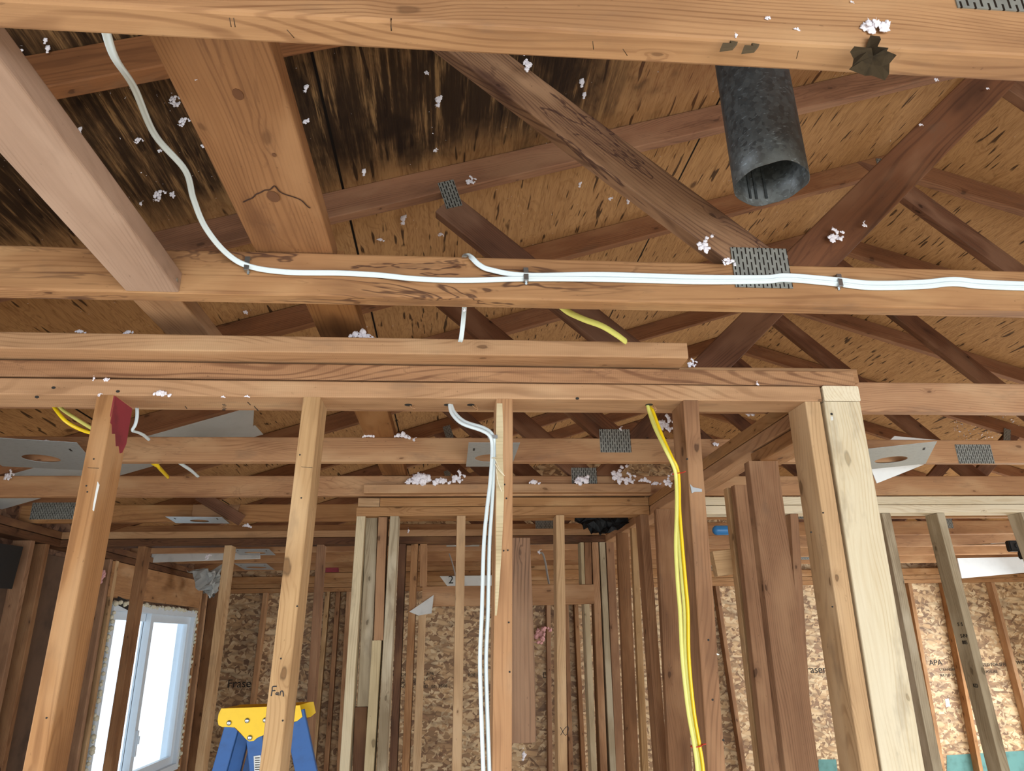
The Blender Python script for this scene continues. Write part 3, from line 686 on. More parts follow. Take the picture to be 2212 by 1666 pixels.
# ------------------------------------------------------------------ cables
def yoff(pts): return pts
chY = 1.175
run = [(735, 588), (820, 592), (900, 600), (1000, 604), (1135, 601), (1300, 601), (1500, 607), (1650, 606), (1700, 602), (1808, 611), (1880, 619), (1990, 618), (2060, 612), (2130, 618), (2300, 623)]
top = [P(216, 30, 'y', .63), P(228, 66, 'y', .64), P(248, 125, 'y', .68), P(290, 190, 'y', .76), P(335, 292, 'y', .88), P(400, 368, 'y', .97), P(418, 430, 'y', 1.04), P(443, 490, 'y', 1.10), P(487, 545, 'y', 1.15), P(537, 575, 'y', 1.165), P(620, 588, 'y', 1.166)]
VD = (-.1, .75, .62)
pts = top+[P(x, y+2, 'y', 1.1685)+Vector((0, 0, .0006*math.sin(x*.013))) for x, y in run]
tag(cable('electrical_cable', pts, .0052, .0030, M_WHITE, None, flat=VD, seg=20, lobes=True), 'white cable running down at upper left and all along the second truss chord', 'cable', 'white cables')
c3 = [P(997, 726, 'y', 1.36), P(1003, 668, 'y', 1.33), P(1006, 600, 'y', 1.30), P(1002, 560, 'y', 1.24), P(1008, 551, 'y', 1.20), P(1018, 556, 'y', 1.168), P(1035, 572, 'y', 1.165), P(1060, 583, 'y', 1.166)]
c3 = [P(994, 738, 'y', 1.375)]+c3+[P(x, y-7.5, 'y', 1.166)+Vector((0, 0, .0012*math.sin(x*.01))) for x, y in run[4:]]
tag(cable('electrical_cable', c3, .0050, .0030, M_WHITE, None, flat=VD, seg=20, lobes=True), 'white cable looping over the second truss chord and joining the pair', 'cable', 'white cables')
for px, py in ((537, 575), (1135, 598), (1808, 611)):
    p = P(px, py, 'y', 1.1745); T = thing('cable_clip', {537: 'metal strap clip on the cable pair at the left of the second truss', 1135: 'metal strap clip where the three white cables join', 1808: 'metal strap clip on the white cables near the vent pipe side'}[px], 'cable clip', tuple(p))
    bm = bmesh.new(); boxm(bm, (0, -.0115, 0), (.009, .001, .026)); boxm(bm, (0, -.006, .013), (.009, .011, .0012)); boxm(bm, (0, -.006, -.013), (.009, .011, .0012))
    link('strap', mesh(bm), M_STEEL, T, W3(p))
    for s in (-1, 1):
        bm = bmesh.new(); bmesh.ops.create_cone(bm, cap_ends=True, segments=10, radius1=.0022, radius2=.0022, depth=.002, matrix=Matrix.Rotation(math.pi/2, 4, 'X'))
        link('nail_head', mesh(bm), M_STEEL, T, W3(p+Vector((.001, -.0005, s*.0155))))
# cables down the central stud
sy = NY+.01
A = [(971, 872, 1.545), (976, 893, 1.53), (998, 915, 1.515), (1040, 930, 1.50), (1058, 942, 1.495), (1063, 962, 1.50), (1062, 1000, 1.50), (1058, 1050, 1.50), (1052, 1100, 1.50), (1045, 1180, 1.50), (1041, 1320, 1.50), (1037, 1420, 1.50), (1039, 1520, 1.50), (1044, 1666, 1.50), (1048, 1800, 1.5)]
B = [(974, 870, 1.55), (981, 890, 1.535), (1004, 911, 1.52), (1046, 925, 1.505), (1064, 940, 1.50), (1069, 962, 1.505), (1068, 1000, 1.505), (1065, 1050, 1.505), (1062, 1100, 1.505), (1057, 1180, 1.505), (1054, 1320, 1.505), (1050, 1420, 1.505), (1052, 1520, 1.505), (1057, 1666, 1.505), (1061, 1800, 1.505)]
tag(cable('electrical_cable', [P(x, y, 'y', q) for x, y, q in A], .0042, .0042, M_WHITE, None), 'left one of the two white cables dropping beside the central near stud', 'cable', 'white cables')
tag(cable('electrical_cable', [P(x, y, 'y', q) for x, y, q in B], .0042, .0042, M_WHITE, None), 'right one of the two white cables dropping beside the central near stud', 'cable', 'white cables')
p = P(1064, 945, 'y', 1.5); T = thing('cable_clip', 'small metal clip holding the two white cables to the central near stud', 'cable clip', tuple(p))
bm = bmesh.new(); boxm(bm, (0, -.006, 0), (.020, .0012, .008)); boxm(bm, (-.010, 0, 0), (.0012, .012, .008)); boxm(bm, (.010, 0, 0), (.0012, .012, .008))
link('strap', mesh(bm), M_STEEL, T, W3(p))
# yellow cables
Y1 = [(1399, 876, 1.54), (1404, 895, 1.53), (1415, 925, 1.50), (1436, 968, 1.47), (1456, 1010, 1.47), (1461, 1040, 1.475), (1462, 1100, 1.475), (1460, 1180, 1.475), (1464, 1260, 1.475), (1469, 1320, 1.475), (1474, 1420, 1.475), (1486, 1530, 1.475), (1500, 1610, 1.475), (1507, 1666, 1.475), (1516, 1800, 1.475)]
Y2 = [(1405, 875, 1.545), (1413, 895, 1.54), (1430, 940, 1.51), (1450, 985, 1.48), (1463, 1012, 1.48), (1467, 1045, 1.482), (1468, 1100, 1.482), (1474, 1180, 1.482), (1481, 1260, 1.482), (1486, 1320, 1.482), (1488, 1420, 1.482), (1498, 1530, 1.482), (1511, 1610, 1.482), (1519, 1666, 1.482), (1528, 1800, 1.482)]
Y3 = [(1402, 875, 1.55), (1410, 897, 1.545), (1426, 942, 1.515), (1447, 987, 1.487), (1461, 1014, 1.487), (1465, 1046, 1.488), (1465, 1100, 1.488), (1468, 1180, 1.488), (1474, 1260, 1.488), (1479, 1320, 1.488), (1482, 1420, 1.488), (1493, 1530, 1.488), (1506, 1612, 1.488), (1514, 1668, 1.488), (1522, 1800, 1.488)]
for pts, m, lab in ((Y1, M_YELP, 'pale yellow cable hanging in front of the brown near stud'), (Y2, M_YEL, 'bright yellow cable tied beside the pale one in front of the brown near stud'), (Y3, M_YELP, 'thin pale yellow cable tucked between the other two yellow ones')):
    tag(cable('electrical_cable', [P(x, y, 'y', q) for x, y, q in pts], .0042 if m != M_YEL else .0036, .0040, m, None), lab, 'cable', 'yellow cables')
for (px, py, q, lab) in ((1463, 1023, 1.478, 'upper red tie round the yellow cables'), (1505, 1611, 1.48, 'lower red tie round the yellow cables')):
    c = P(px, py, 'y', q); pts = [c+Vector((.0115*math.cos(t), .0085*math.sin(t), .002*math.sin(t+1))) for t in [2*math.pi*i/14 for i in range(15)]]
    pts += [c+Vector((.017, -.006, .003))]
    tag(cable('cable_tie', pts, .0011, .0011, M_RED, None, flat=(0, 0, 1), n=2, seg=6), lab, 'cable tie')
def cab(label, pts, m, rw=.0045, rt=.0035):
    return tag(cable('electrical_cable', [P(x, y, 'y', q) for x, y, q in pts], rw, rt, m, None), label, 'cable')
cab('yellow cable seen slanting behind the second truss chord', [(1205, 655, 1.28), (1228, 674, 1.30), (1262, 690, 1.33), (1300, 704, 1.36), (1330, 722, 1.39), (1352, 738, 1.42)], M_YELP, .0075, .004)
cab('bright yellow cable sagging behind the near wall at the far left', [(112, 870, 1.75), (120, 884, 1.74), (140, 908, 1.74), (165, 924, 1.75), (195, 935, 1.77), (240, 943, 1.8)], M_YEL)
cab('dull yellow cable above the bright one behind the near wall at the far left', [(124, 870, 1.80), (134, 884, 1.80), (160, 902, 1.80), (185, 918, 1.82), (205, 930, 1.85)], M_YELP)
cab('short bend of white cable just right of the red topped stud', [(296, 878, 1.62), (296, 900, 1.62), (292, 918, 1.62), (286, 930, 1.63), (297, 934, 1.66), (310, 940, 1.70), (322, 950, 1.76)], M_WHITE, .0038, .003)
cab('yellow cable end hanging between the fourth and fifth trusses', [(330, 998, 2.52), (340, 1007, 2.56), (350, 1017, 2.62), (362, 1030, 2.7)], M_YEL, .010, .006)
cab('grey white cable between the fourth and fifth trusses', [(385, 998, 2.52), (397, 1006, 2.56), (412, 1016, 2.62), (428, 1030, 2.7)], M_WHITE, .006, .004)
cab('thin beige wire hanging right of the rough board in the far room', [(1166, 1195, 4.3), (1172, 1196, 4.3), (1178, 1215, 4.3), (1182, 1240, 4.3), (1186, 1262, 4.3)], M_PAPER, .006, .005)
cab('thin stiff wire dangling left of the clean tan stud in the far room', [(970, 1196, 4.4), (975, 1210, 4.4), (981, 1232, 4.4), (984, 1245, 4.4)], M_PAPER, .004, .003)
# cable holes with splinters bored through the near plate
for px, lab in ((882, 'a'), (967, 'b'), (1017, 'c'), (1402, 'd')):
    p = P(px, 875, 'z', .5095)
    bm = bmesh.new(); bmesh.ops.create_cone(bm, cap_ends=True, segments=16, radius1=.009, radius2=.009, depth=.0012)
    link('drill_hole', mesh(bm), M_INKB, nearp, W3((p.x, p.y, .5099)))
    for j in range(3):
        q = p+Vector((.004*j+.004, .002, 0)); cable('splinter', [q, q+Vector((.004, -.004, -.007-.002*j)), q+Vector((.012-.006*j, -.006, -.010-.003*j))], .0009, .0006, W_STUDO(), nearp, seg=5, n=3)
tag(board('diagonal_brace', tuple(P(430, 1070, 'y', 3.735)), tuple(P(522, 1124, 'y', 3.735)), .06, .02, (0, 0, 1), W_WEB(), None), 'short dark diagonal brace against the sixth truss chord at left', 'brace')
tag(prism('plywood_scab', [(0, 0), (.21, 0), (.235, .085), (0, .085)], .010, W_STUDB(), None, (P(414, 1127, 'y', 3.755), (1, 0, 0), (0, 0, 1))), 'plywood patch nailed on the sixth truss chord behind the diagonal brace', 'patch')
# ------------------------------------------------------------------ white vent baffle along the roof slope
def baffle():
    T = thing('vent_baffle', 'long white sheet baffle sloping down to the left under the roof boards', 'vent baffle', (-1.5, 3.13, .9))
    f = lambda x, y, d=0: Vector((x, y, 1.318+DS*x+d))
    bm = bmesh.new(); prof = [(3.13, 0), (3.16, .006), (3.19, 0), (3.42, -.004), (3.45, .012), (3.62, .012)]
    o = f(-1.5, 3.13); rows = []
    for x in (-2.25, -1.6, -1.2, -.90):
        rows.append([bm.verts.new(f(x+(.06 if x == -.9 and yy > 3.4 else 0)*-1, yy, d)-o) for yy, d in prof])
    for a, b in zip(rows, rows[1:]):
        for i in range(len(prof)-1): bm.faces.new((a[i], a[i+1], b[i+1], b[i]))
    r = bmesh.ops.solidify(bm, geom=bm.faces[:], thickness=.0015)
    link('sheet', mesh(bm), M_BAFF, T, W3(o))
baffle()
# ------------------------------------------------------------------ metal mounting plates with round holes
def mount(label, c, wd, ln, rot, hole=.055, tilt=0.):
    """flat plate (wd across, ln deep) with a round hole, nailed under the chords"""
    bm = bmesh.new(); n = 24; t = .0012
    out = []; inn = []
    for i in range(n):
        q = 2*math.pi*i/n+math.pi/n; cx, cy = math.cos(q), math.sin(q); k = 1/max(abs(cx)/(wd/2), abs(cy)/(ln/2))
        out.append((cx*k, cy*k)); inn.append((cx*hole, cy*hole+ln*.12))
    for sx in (-1, 1):
        for sy in (-1, 1):
            ib = min(range(n), key=lambda i: (out[i][0]-sx*wd/2)**2+(out[i][1]-sy*ln/2)**2); out[ib] = (sx*wd/2, sy*ln/2)
    L = []
    for z in (0, -t):
        L.append(([bm.verts.new((a, b, z)) for a, b in out], [bm.verts.new((a, b, z)) for a, b in inn]))
    for i in range(n):
        j = (i+1) % n
        for (o_, i_) in L: bm.faces.new((o_[i], o_[j], i_[j], i_[i]))
        bm.faces.new((L[0][0][i], L[0][0][j], L[1][0][j], L[1][0][i])); bm.faces.new((L[0][1][i], L[0][1][j], L[1][1][j], L[1][1][i]))
    T = thing('mounting_plate', label, 'metal plate', c, 'metal plates with round holes under the trusses')
    M = W3(c) @ Matrix.Rotation(rot, 4, 'Z') @ Matrix.Rotation(tilt, 4, 'X')
    link('plate', mesh(bm), M_GALV, T, M)
    for s in (-1, 1):
        bm = bmesh.new(); boxm(bm, (s*wd*.38, -ln*.25, -t-.0006), (.006, .03, .0008)); link('slot', mesh(bm), M_INKB, T, M)
mount('metal plate with a round hole behind the white cables and central near stud', (.145, 2.345, HB-.0015), .165, .33, 0)
mount('large metal plate with a round hole at the far left, behind the red topped stud', (-1.33, 2.35, HB-.002), .30, .40, .25)
mount('metal plate with a hole half hidden behind the bright new stud', (1.60, 2.36, HB-.002), .25, .36, -.5)
mount('thin metal plate seen edge on under the sixth truss at left', (-1.25, 3.68, HB-.002), .26, .20, .1, .045)
mount('upper of the two bluish metal plates right of the far left stud', (-1.32, 5.05, HB-.002), .24, .36, .1, .07)
mount('lower bluish metal plate with a clear hole right of the far left stud', (-1.56, 6.05, HB-.002), .24, .50, .1, .08)
mount('metal plate hanging under the trusses beyond the white new plates at right', (3.95, 4.72, HB-.03), .50, .38, -.3, .10, .12)
mount('bluish grey metal plate seen between white cables above the far header', (.10, 4.70, HB-.002), .22, .30, 0, .07)
# ------------------------------------------------------------------ new white wall at the right
RY = 3.09
G8 = 'plates of the new wall at right'
xl = .99
plate('top_plate', 'lower white new plate running right from behind the side wall', xl, 3.4, RY, .089, .510, .548, W_NEW(), group=G8)
plate('top_plate', 'upper white new plate running right from behind the side wall', xl, 3.4, RY+.001, .088, .5505, .588, W_NEW(), group=G8)
G9 = 'studs of the new wall at right'
def rst(label, x0, xb, mat, fw=.038, fd=.089, dy=0, y0=1115, yb=1640, top=.509):
    return spx('wall_stud', label, x0, y0, xb, yb, RY+dy, mat, fw, fd, G9, top)
rst('greyish stud tight against the right edge of the bright new stud', 1906, 2012, W_GREY(), fw=.042)
rr = rst('greenish stud with grade stamps standing free at right', 2025, 2158, W_GREY())
rst('stud of the new wall at the right edge of the picture', 2207, 2400, W_GREY(), yb=1640)
rst('stud of the new wall seen between two side wall studs', 1708, 1738, W_STUDB(), dy=.0)
# stamp on the greenish stud
for i, (x, y, s_) in enumerate(((2052, 1353, 'S  S'), (2060, 1378, 'S-P-F'), (2064, 1392, '005'), (2088, 1485, 'KD'))):
    xe = P(2025+(2158-2025)*(y-1115)/525, y, 'y', RY).x-.0012
    xp = 2025+(2158-2025)*(y-1115)/525-16
    text('grade_stamp', s_, .022, M_INKB, P(xp, y, 'x', xe), (0, -1, .0), (0, 0, 1), rr)
# ------------------------------------------------------------------ far wall framing
G10 = 'studs of the far outside wall'
fz = P(2100, 1258, 'y', YB).z
plate('top_plate', 'lowest plate of the far outside wall', X0, X1, YB, .086, fz, fz+.038, W_STUDO(), group='plates of the far outside wall')
plate('top_plate', 'middle plate of the far outside wall', X0, X1, YB+.001, .085, fz+.040, fz+.078, W_PLATE(), group='plates of the far outside wall')
plate('top_plate', 'topmost plate of the far outside wall', X0, X1, YB+.001, .085, fz+.080, .592, W_STUDO(), group='plates of the far outside wall')
far = [(567, 1290, 530, 1600, W_STUDO(), 'orange stud against strand board left of the Fan stud'),
 (702, 1290, 672, 1640, W_STUD(), 'far stud just right of the Fan stud'), (725, 1290, 700, 1640, W_STUDB(), 'second far stud right of the Fan stud'),
 (748, 1290, 728, 1640, W_STUDO(), 'far stud hard left of the pale greenish stud'),
 (1183, 1340, 1186, 1640, W_STUDB(), 'far stud right of the rough hanging board'), (1222, 1340, 1230, 1640, W_STUDB(), 'far brown stud right of the hourglass stud'),
 (1242, 1340, 1256, 1640, W_STUDB(), 'far brown stud left of the doorway jack'),
 (1548, 1290, 1600, 1640, W_STUDB(), 'far stud seen right of the brown near stud'),
 (1962, 1262, 2030, 1640, W_STUDO(), 'orange far stud right of the bright new stud'),
 (2040, 1262, 2085, 1500, W_STUDO(), 'far stud hidden behind the greenish stud'),
 (2142, 1262, 2240, 1640, W_STUDO(), 'orange far stud near the right edge of the picture')]
for x0, y0, xb, yb, m, lab in far:
    spx('wall_stud', lab, x0, y0, xb, yb, YB, m, .038, .089, G10, fz-.001)
# printing on the strand board
def print_on(s, px, py, size, ang=0., m=M_INKB, name='board_print'):
    p = P(px, py, 'y', YB+.0885); return text(name, s, size, m, p, (1, 0, 0), (0, 0, 1), wb, .0008)
print_on('Fraser', 490, 1486, .098)
print_on('Fraser', 1733, 1455, .098)
print_on('THIS SIDE DOWN   APA', 838, 1462, .040); print_on('COTE EN DESSOUS LA', 852, 1472, .036)
print_on('TIMS CLIPS   LES', 858, 1480, .036); print_on('SPACING FELLED   02   05/08', 860, 1488, .036)
print_on('SIDE VERS', 1010, 1462, .038); print_on('DE', 1172, 1465, .07)
print_on('APA', 2008, 1438, .075); print_on('STRANDBOARD', 2030, 1450, .034); print_on('RATED SHEATHING', 2032, 1462, .034)
print_on('SIZED FOR SPACING', 2118, 1440, .040); print_on('EXPOSURE', 2122, 1455, .034); print_on('WEBF', 2196, 1436, .05)
film('teal_patch', [P(x, y, 'y', YB+.0885) for x, y in ((2045, 1632), (2212, 1622), (2330, 1622), (2330, 1720), (2045, 1720))], M_GREEN, wb, .001)
film('teal_patch', [P(x, y, 'y', YB+.0885) for x, y in ((1768, 1641), (1806, 1641), (1815, 1720), (1768, 1720))], M_GREEN, wb, .001)
film('white_sticker', [P(x, y, 'y', YB+.0885) for x, y in ((2041, 1511), (2049, 1509), (2053, 1526), (2044, 1528))], M_DRY, wb, .001)
RW = True
# second room wall between: plates over the far middle room
plate('top_plate', 'lower plate of the room wall beyond the far doorway', P(703, 1232, 'y', 6.05).x, 1.9, 6.05, .089, .500, .538, W_STUDO(), group='plates of the room wall beyond the doorway')
rwp = plate('top_plate', 'upper plate of the room wall beyond the far doorway', P(703, 1232, 'y', 6.05).x, 1.9, 6.051, .088, .540, .578, W_PLATE(), group='plates of the room wall beyond the doorway')
x_ = P(703, 1232, 'y', 6.05).x
film('red_paint_end', [(x_, 6.05, .541), (x_+.11, 6.05, .541), (x_+.105, 6.05, .577), (x_, 6.05, .577)], M_REDP, rwp, .0015)
# ------------------------------------------------------------------ left outside wall: framing and window
G11 = 'studs of the left outside wall'
plate('top_plate', 'lower plate of the left outside wall', .4, YB, X0-.089, .089, .510, .548, W_DARK(), axis='y', group='plates of the left outside wall')
plate('top_plate', 'upper plate of the left outside wall', .4, YB, X0-.088, .088, .5505, .588, W_DARK(), axis='y', group='plates of the left outside wall')
lw = [(3.78, W_STUDB(), 'wide brown stud of the left outside wall with a torn grey sheet'), (3.92, W_STUDB(), 'stud of the left outside wall left of the red topped stud'),
      (3.42, W_DARK(), 'dark stud of the left outside wall at the picture edge'), (4.66, W_STUDB(), 'dark king stud at the near side of the window'), (4.745, W_STUD(), 'yellowish jack stud at the near side of the window'),
      (6.40, W_STUDO(), 'orange jack stud at the far side of the window'), (6.55, W_STUDO(), 'second stud at the far side of the window'), (6.88, W_STUDB(), 'corner stud beyond the window')]
for y_, m, lab in lw:
    tp = .509
    tag(board('wall_stud', (X0-.0445, y_, -ZC), (X0-.0445, y_, tp), .089, .038, (1, 0, 0), m, None), lab, 'wall stud', G11)
tag(board('window_header', (X0-.03, 4.69, .40), (X0-.03, 6.42, .40), .215, .05, (0, 0, 1), W_STUDO(), None), 'wide plain header board above the window', 'header')
M_OLDB = simple('old_board', '5e4634', .85, noise_amt=.5, nscale=6)
bs_ = film('black_sheet', [(X0-.0005, 3.44, .46), (X0-.0005, 3.70, .47), (X0-.0005, 3.68, .27), (X0-.0005, 3.44, .26)], M_BLACK, None, .002, (1, 0, 0))
tag(bs_, 'black sheet fixed to the left wall at the picture edge', 'sheet')
for (a_, b_) in ((3.45, 3.76), (3.80, 3.90), (3.95, 4.62)):
    tag(board('sheathing_board', (X0-.07, a_, -.4), (X0-.07, b_, -.4), 1.75, .012, (0, 0, 1), M_OLDB, None), {3.45: 'old brown board panel at the left picture edge', 3.80: 'narrow strip of old board panel between two left wall studs', 3.95: 'old board panel of the left wall behind the red topped stud'}[a_], 'board panel')
def window():
    T = tag(bpy.data.objects.new('window_1', None), None, None, None, 'structure'); C.collection.objects.link(T); T.location = (X0-.06, (WY0+WY1)/2, WZ0+ZC)
    T['label'] = 'white vinyl sliding window glowing with daylight in the left wall'
    def fr(y0, z0, y1, z1, wd, x0, dp, nm, mat=M_PVC, par=T):
        bm = bmesh.new(); ym, zm = (y0+y1)/2, (z0+z1)/2
        boxm(bm, (x0, y0+wd/2, zm), (dp, wd, z1-z0)); boxm(bm, (x0, y1-wd/2, zm), (dp, wd, z1-z0))
        boxm(bm, (x0, ym, z0+wd/2), (dp, y1-y0-2*wd, wd)); boxm(bm, (x0, ym, z1-wd/2), (dp, y1-y0-2*wd, wd))
        return link(nm, mesh(bm), mat, par, W3((0, 0, 0)))
    fr(WY0, WZ0, WY1, WZ1, .045, X0-.065, .13, 'window_frame')
    mid = 5.52
    s1_ = fr(WY0+.045, WZ0+.045, mid+.03, WZ1-.045, .05, X0-.085, .03, 'sash')
    s2_ = fr(mid-.03, WZ0+.045, WY1-.045, WZ1-.045, .055, X0-.05, .035, 'sash')
    for (y0, y1, xx_, par) in ((WY0+.09, mid-.02, X0-.085, s1_), (mid+.02, WY1-.095, X0-.05, s2_)):
        bm = bmesh.new(); boxm(bm, (xx_, (y0+y1)/2, (WZ0+WZ1)/2), (.004, y1-y0, WZ1-WZ0-.18)); link('pane', mesh(bm), M_GLASS, par, W3((0, 0, 0)))
    bm = bmesh.new(); boxm(bm, (X0-.026, mid-.003, -.62), (.02, .018, .16)); boxm(bm, (X0-.020, mid-.003, -.60), (.03, .012, .05)); link('latch_handle', mesh(bm), M_PVC, s2_, W3((0, 0, 0)))
    # ragged spray foam bead round the frame
    rs = random.Random(3); bm = bmesh.new()
    for (ya, za, yb, zb) in ((WY0, WZ0, WY0, WZ1), (WY1, WZ0, WY1, WZ1), (WY0, WZ1, WY1, WZ1)):
        n = int((abs(yb-ya)+abs(zb-za))/.03)
        for i in range(n):
            t = (i+rs.random()*.6)/n; r = .008+.012*rs.random()
            rr = bmesh.ops.create_icosphere(bm, subdivisions=1, radius=r, matrix=Matrix.Translation((X0-.002+rs.uniform(-.01, .008), ya+(yb-ya)*t+rs.uniform(-.008, .008), za+(zb-za)*t+rs.uniform(-.008, .008))))
    link('foam_bead', mesh(bm, smooth=True), M_FOAM, T, W3((0, 0, 0)))
window()
film('black_patch', [(X0+.0005, 4.83, .30), (X0+.0005, 5.06, .27), (X0+.0005, 5.05, .215), (X0+.0005, 4.83, .25)], M_BLACK, [o for o in C.objects if o.name.startswith('window_header')][0], .002, (1, 0, 0))
# ------------------------------------------------------------------ hanging scraps
def crumple(name, label, pts, mat, depth=.04, seed=1, cat='sheet', n=10):
    """creased sheet: bilinear patch between 4 corners with folds"""
    a, b, c, d = [Vector(p) for p in pts]; nrm = (b-a).cross(d-a).normalized(); bm = bmesh.new(); g = []
    for i in range(n+1):
        row = []
        for j in range(n+1):
            s, t = i/n, j/n; p = a*(1-s)*(1-t)+b*s*(1-t)+c*s*t+d*(1-s)*t
            q = noise.noise(Vector((s*3+seed, t*3, seed*1.7)))+.5*noise.noise(Vector((s*8, t*8+seed, 0)))
            row.append(bm.verts.new(p-a+nrm*depth*q+Vector((.3, 0, .3))*depth*noise.noise(Vector((s*5, t*5, seed+9)))))
        g.append(row)
    for i in range(n):
        for j in range(n): bm.faces.new((g[i][j], g[i+1][j], g[i+1][j+1], g[i][j+1]))
    bmesh.ops.solidify(bm, geom=bm.faces[:], thickness=.002)
    return tag(link(name, mesh(bm), mat, None, W3(a)), label, cat)
crumple('plastic_sheet', 'crumpled black plastic hanging under the middle wall plates', [P(1235, 1118, 'y', 3.5), P(1385, 1116, 'y', 3.5), P(1300, 1160, 'y', 3.42), P(1268, 1140, 'y', 3.42)], M_BLACK, .05, 2)
crumple('paper_sheet', 'torn grey paper hanging at the corner right of the window', [P(405, 1222, 'y', 5.6), P(478, 1226, 'y', 5.7), P(470, 1275, 'y', 5.7), P(455, 1290, 'y', 5.6)], M_DRY, .12, 5)
crumple('paper_sheet', 'brown paper flap below the torn grey paper near the window', [P(425, 1250, 'y', 5.9), P(462, 1262, 'y', 5.9), P(462, 1292, 'y', 5.9), P(440, 1280, 'y', 5.9)], M_PAPER, .08, 7)
tag(prism('drywall_strip', [(0, 0), (.75, .02), (.74, .07), (.30, .10), (0, .075)], .012, M_DRY, None, (P(326, 1216, 'y', 5.3), (1, 0, 0), (0, .15, 1))), 'strip of old drywall left above the window corner', 'drywall piece')
tag(prism('drywall_scrap', [(0, 0), (.07, .045), (.13, .085), (.125, .03), (.12, -.01), (.05, -.02)], .008, M_DRY, None, (P(884, 1322, 'y', LY-.012), (1, 0, 0), (0, 0, 1))), 'torn white drywall scrap stuck on the far doorway jack stud', 'drywall piece')
dw = tag(prism('drywall_piece', [(0, 0), (.52, 0), (.52, .09), (-.07, .09)], .012, M_DRY, None, (P(985-17, 1268, 'y', 6.02), (1, 0, 0), (0, -.3, 1))), 'pale drywall piece marked with a 2 over the far doorway', 'drywall piece')
text('pencil_number', '2', .09, M_INKB, P(968, 1261, 'y', 6.0)+Vector((0, -.012, 0)), (1, 0, 0), (0, -.3, 1), dw)
tag(prism('ceiling_drywall', [(0, 0), (1.9, .13), (1.9, .20), (0, .18)], .012, M_BAFF, None, (P(2076, 1250, 'y', 6.3), (1, 0, 0), (0, 0, 1))), 'white sheet edge low under the far trusses at the right edge', 'drywall piece')
tag(prism('ceiling_drywall', [(0, 0), (.55, .0), (.62, .045), (-.02, .04)], .012, M_BAFF, None, (P(1925, 1117, 'y', 3.3), (1, 0, 0), (0, 0, 1))), 'white sheet strip right under the new plates at right', 'drywall piece') if False else None
# cardboard or foil coated board leaning behind the new stud
tag(prism('insulation_board', [(0, 0), (.30, .12), (.42, .17), (.06, .20), (-.05, .10)], .004, M_BAFF, None, (P(1893, 1044, 'y', 2.75), (1, 0, 0), (0, -.5, 1))), 'printed white board corner sticking out right of the bright new stud', 'board')
# blue thing between studs, black bracket at right
bm = bmesh.new()
bmesh.ops.create_uvsphere(bm, u_segments=20, v_segments=10, radius=.022)
for v_ in bm.verts:
    if v_.co.x > 0: v_.co.x += .10
tag(link('blue_bottle', mesh(bm, smooth=True), M_BLUEB, None, W3(P(1549, 1146, 'y', 3.16))), 'blue plastic object lying behind the side wall between two studs', 'container')
bm = bmesh.new(); boxm(bm, (0, 0, 0), (.12, .04, .07)); boxm(bm, (.05, -.02, -.06), (.10, .06, .05)); boxm(bm, (0, -.022, 0), (.05, .004, .03))
bmesh.ops.bevel(bm, geom=bm.edges[:], offset=.006, segments=2, affect='EDGES')
tag(link('junction_box', mesh(bm), M_BLACK, None, W3(P(2195, 1180, 'y', 4.4))), 'black box and bracket fixed to a truss at the right edge', 'junction box')
# torn scrap on the first chord
sc = []
for x, y in ((1832, 118), (1840, 108), (1868, 106), (1874, 85), (1898, 82), (1890, 106), (1913, 112), (1910, 120), (1930, 128), (1918, 142), (1914, 168), (1905, 182), (1880, 168), (1868, 164), (1828, 158), (1836, 150), (1842, 130)):
    sc.append(P(x, y, 'y', .552))
cs = sum(sc, Vector())/len(sc)
bm = bmesh.new(); c_ = bm.verts.new((0, -.006, 0)); rim = [bm.verts.new(p-cs+Vector((0, random.uniform(-.006, .001), 0))) for p in sc]
midr = [bm.verts.new((p-cs)*.55+Vector((0, random.uniform(-.012, -.003), 0))) for p in sc]
for i in range(len(rim)):
    j = (i+1) % len(rim); bm.faces.new((rim[i], rim[j], midr[j], midr[i])); bm.faces.new((midr[i], midr[j], c_))
bmesh.ops.solidify(bm, geom=bm.faces[:], thickness=.0012)
tag(link('torn_scrap', mesh(bm), M_TORN, None, W3(cs)), 'torn brown tar paper scrap stuck on the nearest chord below the biggest white tuft', 'scrap')
for (x, y, lab) in ((1575, 100, 'left small torn brown chip on the nearest chord near the vent pipe'), (1622, 105, 'right small torn brown chip on the nearest chord near the vent pipe')):
    p = P(x, y, 'y', .554); tag(prism('torn_chip', [(0, 0), (.004, .009), (.013, .008), (.012, .012), (.020, .010), (.014, .002), (.006, .001)], -.004, M_TORN, None, (p-Vector((.01, 0, .004)), (1, -.1, 0), (0, .1, 1))), lab, 'scrap')
